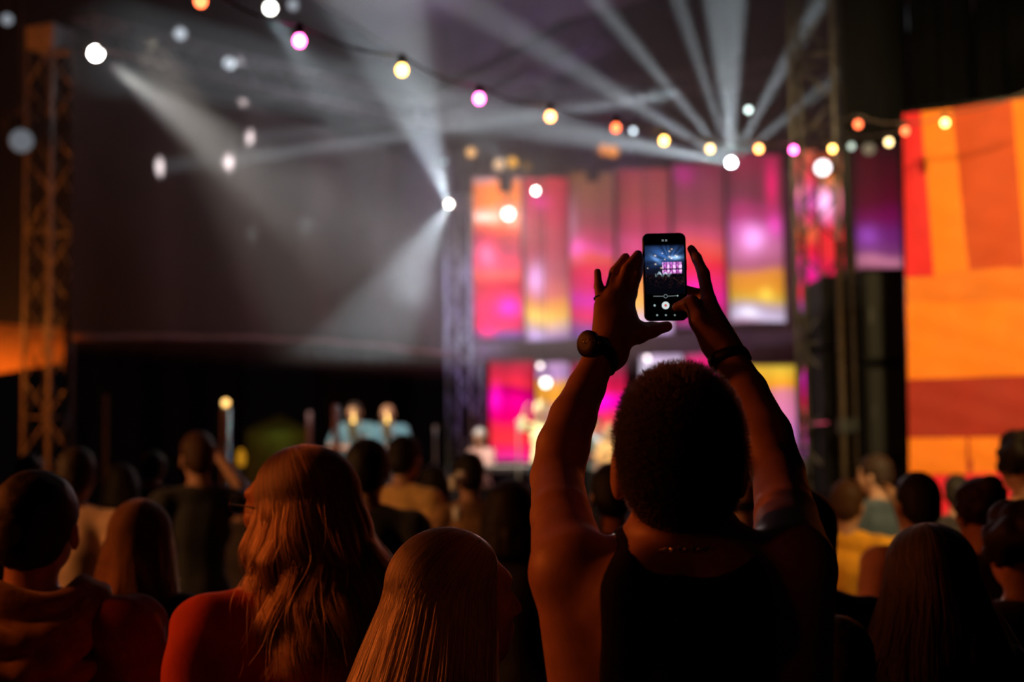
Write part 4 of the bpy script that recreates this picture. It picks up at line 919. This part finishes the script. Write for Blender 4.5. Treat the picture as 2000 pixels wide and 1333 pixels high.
slab(hw_ - .0022, hh_ - .0022, .0085, .0040, .00475, .0002).obj('glass', mat('phone_glass', (.002, .002, .003), .12, 0, 0, 5, 0, .5), ph)
# live camera picture on the screen
r_ = np.random.default_rng(5); flare = [(r_.uniform(-2.7, .1), r_.uniform(.5, 1.3), r_.uniform(.015, .05)) for _ in range(9)]; dots = [(r_.uniform(.05, .95), r_.uniform(.1, .5), r_.uniform(.012, .025)) for _ in range(14)]
crowdn = r_.uniform(0, 1, (60, 60))
def scr(u, v):                         # v 0 at top
    c = np.array((.004, .004, .010)); dx, dy = u - .62, v - .33
    env = math.exp(-((u - .45) / .5) ** 2 - ((v - .22) / .17) ** 2)
    ang = math.atan2(-dy, -dx * 1.0); rad = math.hypot(dx, dy * 1.6)
    st = .5 + .5 * math.sin(ang * 13 + 1.5 * math.sin(ang * 5)) ; c = c + np.array((.03, .10, .30)) * env * (.35 + 1.1 * st * max(0, 1 - rad * .9))
    c = c + np.array((.3, .5, .75)) * 1.1 * math.exp(-((u - .78) / .13) ** 2 - ((v - .27) / .035) ** 2)
    c = c + np.array((.1, .2, .4)) * 1.0 * math.exp(-((u - .28) / .13) ** 2 - ((v - .3 + (u - .28) * -.5) / .045) ** 2)
    if .44 < u < .93 and (.36 < v < .49 or .51 < v < .585):
        g = 1 if (u * 13) % 1 > .3 else .25; c = c + np.array((.42, .08, .38)) * g * (1 + .6 * math.sin(u * 60) * math.sin(v * 70))
        if (u * 6.5) % 1 > .62: c = c + np.array((.6, .45, .65)) * (1 if .42 < v < .56 else .3)
    if .25 < u < .66: c = c + np.array((.45, .6, .7)) * math.exp(-((v - .60 + .03 * math.sin(u * 40)) / .022) ** 2) * (.3 + .9 * crowdn[int(u * 55), 3])
    if v > .60: 
        q = crowdn[int(u * 24), int(v * 36)]; c = c * .3 + np.array((.10, .035, .025)) * .35 * q ** 4 * max(0, 1 - (v - .6) * 3.2) * (.4 + u)
    for a, b_, s_ in dots: c = c + np.array((.8, .6, .4)) * .9 * math.exp(-(((u - a) / s_) ** 2 + ((v - b_) / (s_ * .62)) ** 2))
    edge = min(1, v / .05) ; return [float(max(0, z)) * 1.25 * edge for z in c]
SX, SY0, SY1 = hw_ - .0035, .056, -.030
def fs_(u, v): return PR @ Vector((-SX + 2 * SX * u, SY0 + (SY1 - SY0) * v, .0049))
link('screen_picture', grid_mesh('screen', fs_, 90, 130, scr), attr_emit('screen_light', 1.0), ph)
def glyph(name, x, y, prof_r, col, s, r0=0, z=.005):
    b = MB(); N = 24; vs = []; 
    for i in range(N): a = 2 * math.pi * i / N; vs += [PR @ Vector((x + r0 * math.cos(a), y + r0 * math.sin(a), z)), PR @ Vector((x + prof_r * math.cos(a), y + prof_r * math.sin(a), z))]
    fs = [(2 * i, 2 * i + 1, (2 * i + 3) % (2 * N), (2 * i + 2) % (2 * N)) for i in range(N)]; b.add(vs, fs); return b.obj(name, lens(col, s), ph)
Q = lambda px, py: ((PR.inverted() @ (P(px, py, 2.4205) - pc)).x, (PR.inverted() @ (P(px, py, 2.4205) - pc)).y)
x, y = Q(1300, 597); glyph('shutter_button', x, y, .0066, (.75, .85, .85), .85, .0022); glyph('record_dot', x, y, .0020, (1, .12, .08), .7, 0, .00505)
x, y = Q(1300, 579); glyph('zoom_knob', x, y, .0034, (.4, .5, .55), .5, .0026)
for px, py, r, c_ in ((1278.5, 597, .0019, .55), (1283.5, 616, .0017, .4), (1300.5, 616, .0017, .35), (1318, 616, .0015, .35), (1323.5, 578, .0013, .6)):
    x, y = Q(px, py); glyph('icon', x, y, r, (.6, .8, .8), c_)
def bar(name, a, b, h, c_):
    x0, y0 = Q(*a); x1, y1 = Q(*b); m = MB(); m.add([PR @ Vector((x0, y0 - h, .005)), PR @ Vector((x1, y1 - h, .005)), PR @ Vector((x1, y1 + h, .005)), PR @ Vector((x0, y0 + h, .005))], [(0, 1, 2, 3)]); m.obj(name, lens((.6, .7, .75), c_), ph)
bar('zoom_track', (1276, 579), (1296, 579), .0005, .35); bar('zoom_track', (1304, 579), (1323, 578), .0005, .35)
for i in range(5):
    if i != 2: bar('timer_digit', (1292.5 + i * 2.2, 470), (1294 + i * 2.2, 470), .0017, .35)
b = MB(); b.box(PR @ Vector((hw_ + .0003, .02, 0)), (.0006, .009, .0012), PR); b.obj('side_button', BLACK, ph)

# ---------------------------------------------------------------- near crowd
# blonde woman in profile
w2 = crowd(884, 1022, 2.2, 'woman in profile with long straight blonde hair, standing beside the tank top man', math.radians(-46), 'female', 'chin', math.radians(-20), .08, 1.9, (.05, .02, .015), None, res=.0065)
H, R = body_parts('female', 'chin', math.radians(-20), .08, 1.9, 1, .0065)['head']
BH = hairmat('blonde_hair', (.5, .27, .11), .3, .75); HB = mat('blonde_under', (.10, .05, .022), .6, 0, .4, 60, .4)
cap = MB()
H2 = H + R @ np.array((0, -.02, .03)); rd = (.088, .106, .1)
o = under('hair', H2, R, rd, .62, (1.3, 1.3), (.0, -.14), 60, HB, w2, 42)
strands('hair_strands', H2, R, rd, o, BH, 11000, .62, 42, 26, (1.5, 1.5), .004, 14, .0005, 90, 52, (.0, -.17), .8, 3)
# red shirt woman
w3 = crowd(578, 868, 2.9, 'woman with long wavy fair hair and glasses in a bright red-orange shirt', math.radians(22), 'female', 'down', math.radians(34), .02, 1.9, (.62, .055, .02), None, res=.008, wide=1.15)
H, R = body_parts('female', 'down', math.radians(34), .02, 1.9, 1, .008)['head']
H3 = H + R @ np.array((0, -.028, .028)); rd3 = (.088, .108, .107)
o = under('hair', H3, R, rd3, .36, (.55, .5), (0, -.05), 58, mat('brown_under', (.05, .022, .012), .6, 0, .4, 60, .4), w3)
strands('hair_strands', H3, R, rd3, o, hairmat('wavy_hair', (.15, .068, .03), .3, .85), 9000, .38, 20, 30, (.65, .6), .014, 24, .0007, 60, 56, (0, -.065), .75, 8)
g = MB()
for q in (-1, 1):
    g.tube([H + R @ np.array((q * .032 + .022 * math.cos(k * .524), .112, .004 + .018 * math.sin(k * .524))) for k in range(12)], .0018, 5, closed=True)
    g.tube([H + R @ np.array((q * .054, .112, .008)), H + R @ np.array((q * .08, .05, .008)), H + R @ np.array((q * .082, -.01, .0))], .0018, 5)
g.tube([H + R @ np.array((-.01, .113, .006)), H + R @ np.array((.01, .113, .006))], .0018, 5); g.obj('glasses', BLACK, w3)
# olive hoodie person
w4 = crowd(72, 915, 3.1, 'dark-haired person in an olive hoodie with a maroon sleeve, beside the wavy-haired woman', math.radians(-6), 'male', 'down', .05, .05, 1.95, (.22, .13, .03), 'short', (.012, .008, .006), res=.009, wide=1.1)
sdh = Sdf(axis(-.3, .3, .007), axis(-.3, .2, .007), axis(1.2, 1.62, .007))
for k, (rr, zz, th, sl) in enumerate(((.10, 1.49, .034, .03), (.135, 1.455, .036, .09), (.155, 1.42, .030, .16), (.16, 1.36, .026, .2))):
    sdh.chain([(rr * math.sin(a) * 1.1, -.03 - rr * math.cos(a) * .85, zz - sl * math.cos(a) * .5 - .02 * math.sin(a * 2 + k)) for a in np.linspace(-1.9, 1.9, 13)], [th * (.55 + .45 * math.cos(a * .7 + .2 * k)) for a in np.linspace(-1.9, 1.9, 13)], .022)
hd = link('hood', sdh.mesh('hood'), mat('olive_fleece', (.30, .17, .045), .9, 0, .2, 20, .3, sheen=.2), w4)
sdh = Sdf(axis(.08, .42, .008), axis(-.2, .3, .008), axis(.78, 1.5, .008)); sdh.chain([(.2, -.02, 1.4), (.245, -.035, 1.12), (.26, .07, .87)], [.088, .078, .06], .03)
x, y, z = sdh.pts((slice(None),) * 3); sdh.d = sdh.d + (.006 * np.sin(z * 40 + x * 30 + 2 * np.sin(y * 30))).astype(np.float32)
link('sleeve', sdh.mesh('sleeve'), mat('maroon_fleece', (.22, .018, .012), .9, 0, .2, 20, .3), w4)
sdh = Sdf(axis(.2, .46, .007), axis(-.2, .3, .007), axis(.78, 1.5, .007)); sdh.chain([(.262, -.03, 1.43), (.318, -.045, 1.14), (.325, .06, .87)], [.018, .02, .016], .01)
link('sleeve_piping', sdh.mesh('sleeve_piping'), mat('tan_piping', (.45, .24, .07), .9), w4)
w5 = crowd(278, 972, 4.0, 'woman with long straight brown hair and black top, behind the olive hoodie', math.radians(-12), 'female', 'down', -.1, 0, .8, (.015, .012, .015), None, res=.010)
w6 = crowd(1812, 1018, 3.0, 'woman with very long dark hair seen from behind, nearest on the banner side', math.radians(4), 'female', 'down', 0, 0, 1.9, (.02, .012, .012), None, res=.009, wide=1.12)
for ww, yw, sl, col, rs, sd_, sp_ in ((w5, -.1, .8, (.08, .035, .015), .010, 21, 1.0), (w6, 0, 1.9, (.005, .0025, .002), .009, 22, 1.4)):
    H, R = body_parts('female', 'down', yw, 0, sl, 1, rs)['head']; Hh = H + R @ np.array((0, -.022, .026)); rr = (.094, .112, .105)
    o = under('hair', Hh, R, rr, .55, (.8 * sp_, .6), (0, -.05), 58, mat('hair_under_%d' % sd_, tuple(v * .2 for v in col), .7, 0, .3, 60), ww)
    strands('hair_strands', Hh, R, rr, o, hairmat('long_hair', col, .55, .7), 4500, .55, 15, 22, (.9 * sp_, .7), .008, 15, .0009, 50, 54, (0, -.06), .8, sd_)
crowd(1632, 1200, 2.75, 'short youngster in black at the elbow of the tank top man', 0, 'male', 'down', 0, 0, .7, (.012, .010, .010), 'short', res=.010)
crowd(1985, 985, 3.7, 'dark figure in black cut off by the picture edge under the patchwork banner', math.radians(10), 'male', 'down', 0, 0, 1.9, (.012, .01, .01), 'curly', res=.010)
crowd(1566, 955, 3.5, 'dark short-haired man half hidden behind the raised bare arm', math.radians(8), 'male', 'down', 0, 0, 1, (.012, .01, .012), 'short', res=.010)
# middle crowd
crowd(150, 872, 6.4, 'man in a pale tan shirt seen past the olive hoodie', math.radians(-5), 'male', 'down', 0, 0, .7, (.72, .42, .25), 'short', (.04, .02, .01))
crowd(386, 842, 7.4, 'man in a dim grey shirt raising one forearm behind the brown-haired woman', math.radians(25), 'male', 'raise', 0, 0, .6, (.018, .017, .019), 'short', (.06, .025, .012))
crowd(718, 855, 5.7, 'broad man with dark hair and black shirt beside the wavy-haired woman', math.radians(-6), 'male', 'down', 0, 0, .7, (.010, .008, .009), 'short', wide=1.04)
crowd(790, 848, 7.8, 'man in a tan shirt turned aside, just past the broad dark-haired man', math.radians(-30), 'male', 'cross', 0, 0, .7, (.62, .38, .13), 'short')
crowd(915, 882, 7.6, 'person in a brown shirt with bent arms below the stage corner tower', math.radians(15), 'female', 'cross', 0, 0, .6, (.30, .15, .06), 'short')
crowd(998, 935, 5.2, 'woman with dark bobbed hair right behind the raised left elbow', math.radians(-4), 'female', 'down', 0, 0, .7, (.012, .01, .01), 'bob')
crowd(1195, 902, 5.3, 'dark-haired man in black between the cropped head and the raised elbow', 0, 'male', 'down', 0, 0, .7, (.014, .010, .012), 'short')
crowd(1449, 930, 6.0, 'bald man in a slate blue shirt framed by the cropped head and raised arm', math.radians(-14), 'male', 'down', 0, 0, .7, (.09, .11, .2), 'bald')
crowd(1655, 936, 6.6, 'person in a bright yellow shirt right of the raised arm', math.radians(-35), 'male', 'raise', 0, 0, .7, (.85, .42, .02), 'short', (.06, .025, .012))
crowd(1708, 887, 8.2, 'tall man in a dark waistcoat before the wide speaker stack', math.radians(35), 'male', 'down', .3, 0, .5, (.05, .07, .09), 'short', (.03, .015, .01))
crowd(1790, 920, 5.2, 'dark-haired man in a pinkish tan shirt before the patchwork banner', math.radians(10), 'male', 'down', 0, 0, .8, (.52, .24, .15), 'short')
crowd(1912, 930, 4.7, 'person with curly hair in a topknot and black top by the banner', math.radians(12), 'female', 'down', 0, 0, .9, (.015, .01, .01), 'bun', (.02, .01, .007), res=.010)
crowd(1992, 845, 5.9, 'tall curly-haired man in a tan shirt at the banner edge', math.radians(14), 'male', 'down', 0, 0, .7, (.6, .36, .16), 'curly')
# back rows, dim
for px, py, Y, kd, hr, col, lb in ((238, 905, 9, 'female', 'bob', (.03, .02, .02), 'dim bobbed figure far behind the brown-haired woman'), (58, 885, 9.5, 'male', 'short', (.03, .02, .02), 'dim figure far back at the amber-lit tower foot'), (470, 935, 8.4, 'male', 'cap', (.05, .03, .03), 'dim capped figure behind the wavy hair'),
        (846, 905, 9.6, 'female', 'long', (.03, .02, .03), 'dim long-haired figure in front of the seated keyboard player'), (1100, 915, 9.2, 'male', 'short', (.03, .02, .02), 'dim figure hidden behind the raised left forearm'), (1560, 932, 9.6, 'male', 'short', (.02, .015, .015), 'dim figure at the foot of the dark lattice tower'), (1868, 925, 8.2, 'male', 'short', (.02, .015, .015), 'dim figure close against the patchwork banner'), (300, 880, 10.5, 'male', 'short', (.02, .02, .02), 'dim figure farthest back below the side curtain'), (620, 905, 9.8, 'male', 'short', (.02, .015, .02), 'dim figure beyond the wavy hair near the musicians')):
    crowd(px, py, Y, lb, math.radians(random.uniform(-20, 10)), kd, 'down', 0, 0, .7, col, hr, res=.013)

# ---------------------------------------------------------------- performers and gear on stage
ZD = .6
def perf(px, ytop, Y, *a, **k):
    p = P(px, ytop, Y); return person(p.x, Y, p.z, *a, z0=ZD, **k)
perf(692, 786, 19, 'musician in a light blue shirt with dark hair playing a brass horn', math.radians(172), 'male', 'play', 0, 0, .9, (.07, .17, .22), 'short', (.03, .02, .015), wide=1.2)
perf(757, 790, 19, 'bald musician in a light blue shirt playing a horn', math.radians(178), 'male', 'play', 0, 0, .9, (.08, .2, .28), None, wide=1.2)
sp = P(938, 836, 19.5); person(sp.x, 19.5, sp.z, 'seated keyboard player in a pale cap and rosy shirt', math.radians(140), 'male', 'seated', 0, .1, .9, (.8, .5, .45), 'cap', (.8, .8, .7), z0=ZD - .44 * .9)
perf(1056, 784, 18, 'performer in a pale yellow outfit lit brightly beside the raised forearm', math.radians(165), 'female', 'raise', 0, 0, 1.9, (.95, .85, .4), 'curly', (.7, .6, .3), wide=.9)
perf(1164, 812, 18.5, 'performer in a grey-blue shirt near the cropped head', math.radians(190), 'male', 'play', 0, 0, .9, (.3, .42, .5), 'short')
perf(1192, 826, 18.0, 'performer in an amber top right beside the cropped head', math.radians(175), 'female', 'down', 0, 0, .9, (.85, .5, .18), 'long', (.5, .35, .15))
BR = mat('brass', (.85, .6, .2), .28, .9)
def horn(p, label):
    t = empty('brass_horn', p); tag(t, label, 'horn')
    b = MB(); b.tube([(0, .0, .22), (0, -.05, .24), (0, -.09, .2), (.01, -.1, .0), (.01, -.12, -.18), (.01, -.18, -.24), (.01, -.26, -.2), (.01, -.3, -.05), (.01, -.31, .05)], [.008, .009, .012, .018, .026, .034, .042, .056, .085], 14, caps=False); b.obj('horn_body', BR, t)
    for k in range(6): b = MB(); b.lathe([(.012, 0), (.012, .006)], 10, (.03, -.1 - .002 * k, .12 - k * .055), track((1, -.3, 0))); b.obj('key', BR, t)
    b = MB(); b.tube([(0, .0, .22), (0, .03, .215)], .009, 8); b.obj('mouthpiece', BLACK, t)
for px, lb in ((692, 'curved brass horn held by the dark-haired musician'), (757, 'curved brass horn held by the bald musician')):
    horn(P(px, 832, 18.62), lb)
kp = P(985, 905, 18.6); kb = empty('keyboard_stand', (kp.x, 18.6, ZD), math.radians(-12)); tag(kb, 'stage keyboard on a stand before the seated player', 'keyboard')
box_obj('keybed', (0, 0, .74), (.55, .15, .045), BLACK, kb, None, .01)
for k in range(24): box_obj('key', (-.5 + k * .0435, .04, .79), (.019, .09, .008), mat('ivory_keys', (.7, .7, .65), .3), kb)
for q in (-1, 1): b = MB(); b.tube([(q * .4, -.12, 0), (-q * .4, .12, .69)], .018, 8); b.obj('leg', BLACK, kb)
for px, yt, Y, lb in ((1012, 840, 17.6, 'microphone stand before the yellow-clad performer'), (850, 850, 17.8, 'microphone stand below the stage corner tower')):
    p = P(px, yt, Y); t = empty('microphone_stand', (p.x, Y, ZD)); tag(t, lb, 'microphone stand'); h_ = p.z - ZD
    b = MB(); b.lathe([(.13, 0), (.13, .015), (.02, .03)], 20); b.obj('base', BLACK, t); b = MB(); b.tube([(0, 0, .02), (0, 0, h_)], .011, 8); b.obj('pole', ALU, t)
    b = MB(); b.lathe([(.014, -.1), (.018, 0), (.026, .01), (.03, .035), (.02, .06), (.004, .066)], 14, (0, 0, h_ + .06), track((0, .4, 1))); b.obj('microphone', mat('mic_grille', (.4, .4, .42), .35, .8), t)
# poles and small things by the stage's left side
def pole(px, y0, Y, r, label, bulb=None, m=None):
    p = P(px, y0, Y); t = empty('tent_pole', (p.x, Y, 0)); tag(t, label, 'pole'); b = MB(); b.tube([(0, 0, 0), (0, 0, p.z)], r, 10); b.obj('tube', m or PP, t); b = MB(); b.lathe([(.12, 0), (.12, .02), (r * 1.5, .04)], 16); b.obj('foot', BLACK, t)
    if bulb: b = MB(); b.lathe([(.012, -.03), (.03, -.012), (.036, .01), (.024, .034), (.004, .042)], 16, (0, 0, p.z + .03)); b.obj('bulb', lens((1, .55, .16), 3.0), t)
PP = mat('pink_lit_white_paint', (.32, .22, .23), .6)  # white tube, pink light mixed into the base colour
pole(441, 795, 13.2, .042, 'pinkish pole topped by a small warm round bulb', True)
pole(656, 792, 16.6, .04, 'dull pink pole next to the dark-haired musician')
pole(604, 805, 17.5, .03, 'thin dull pole nearer the green tent')
pole(209, 772, 14.5, .025, 'faint thin pole right of the amber-lit tower', m=mat('dull_paint', (.02, .016, .016), .8))
tn = empty('small_tent', (P(545, 850, 23.5).x, 23.5, 0)); tag(tn, 'small dark green tent glimpsed past the wavy hair', 'tent'); GT = mat('green_canvas', (.10, .14, .03), .9, 0, .3, 3)
zt_ = P(545, 815, 23.5).z
b = MB(); b.add([(-.55, -.3, zt_ - .25), (.55, -.3, zt_ - .25), (.55, .6, zt_ - .25), (-.55, .6, zt_ - .25), (0, .15, zt_ + .05)], [(0, 1, 4), (1, 2, 4), (2, 3, 4), (3, 0, 4)]); b.obj('roof', GT, tn)
for q in range(4):
    c_ = [(-.55, -.3), (.55, -.3), (.55, .6), (-.55, .6)]; (x0, y0), (x1, y1) = c_[q], c_[(q + 1) % 4]; b = MB(); b.add([(x0, y0, 0), (x1, y1, 0), (x1, y1, zt_ - .25), (x0, y0, zt_ - .25)], [(0, 1, 2, 3)]); b.obj('side_wall', GT, tn)
light('POINT', 'tent_lamp_light', P(540, 845, 22.9), None, (.8, .9, .3), 1.0, .05)
yl = empty('yellow_lantern', P(471, 895, 16)); tag(yl, 'upright glowing yellow lantern between the pinkish pole and the wavy hair', 'lantern')
b = MB(); b.lathe([(.03, -.09), (.045, -.06), (.05, .02), (.03, .08), (.015, .1)], 16); b.obj('glow_body', lens((1, .42, .02), .45), yl); b = MB(); b.tube([(0, 0, -yl.location.z), (0, 0, -.08)], .012, 6); b.obj('stake', BLACK, yl)
# pale cups put in for out-of-focus glints in the crowd
CUP = mat('glint_plastic', (.8, .8, .8), .15, 0, .05)
for px, py, Y, lb in ((886, 944, 7.3, 'pale cup added for a glint, lower in the crowd below the corner tower'), (901, 934, 7.35, 'pale cup added for a glint, just above another one'), (893, 1004, 7.1, 'pale cup added for a glint, lowest in the crowd below the corner tower')):
    t = empty('glint_cup', P(px, py, Y)); t.scale = (.7, .7, .7); tag(t, lb, 'cup'); b = MB(); b.lathe([(.026, -.05), (.028, -.048), (.036, .05), (.034, .05), (.026, -.044)], 18); b.obj('cup_wall', CUP, t); b = MB(); b.tube([(.0365 * math.cos(k * .5236), .0365 * math.sin(k * .5236), .05) for k in range(12)], .002, 5, closed=True); b.obj('rim', CUP, t)
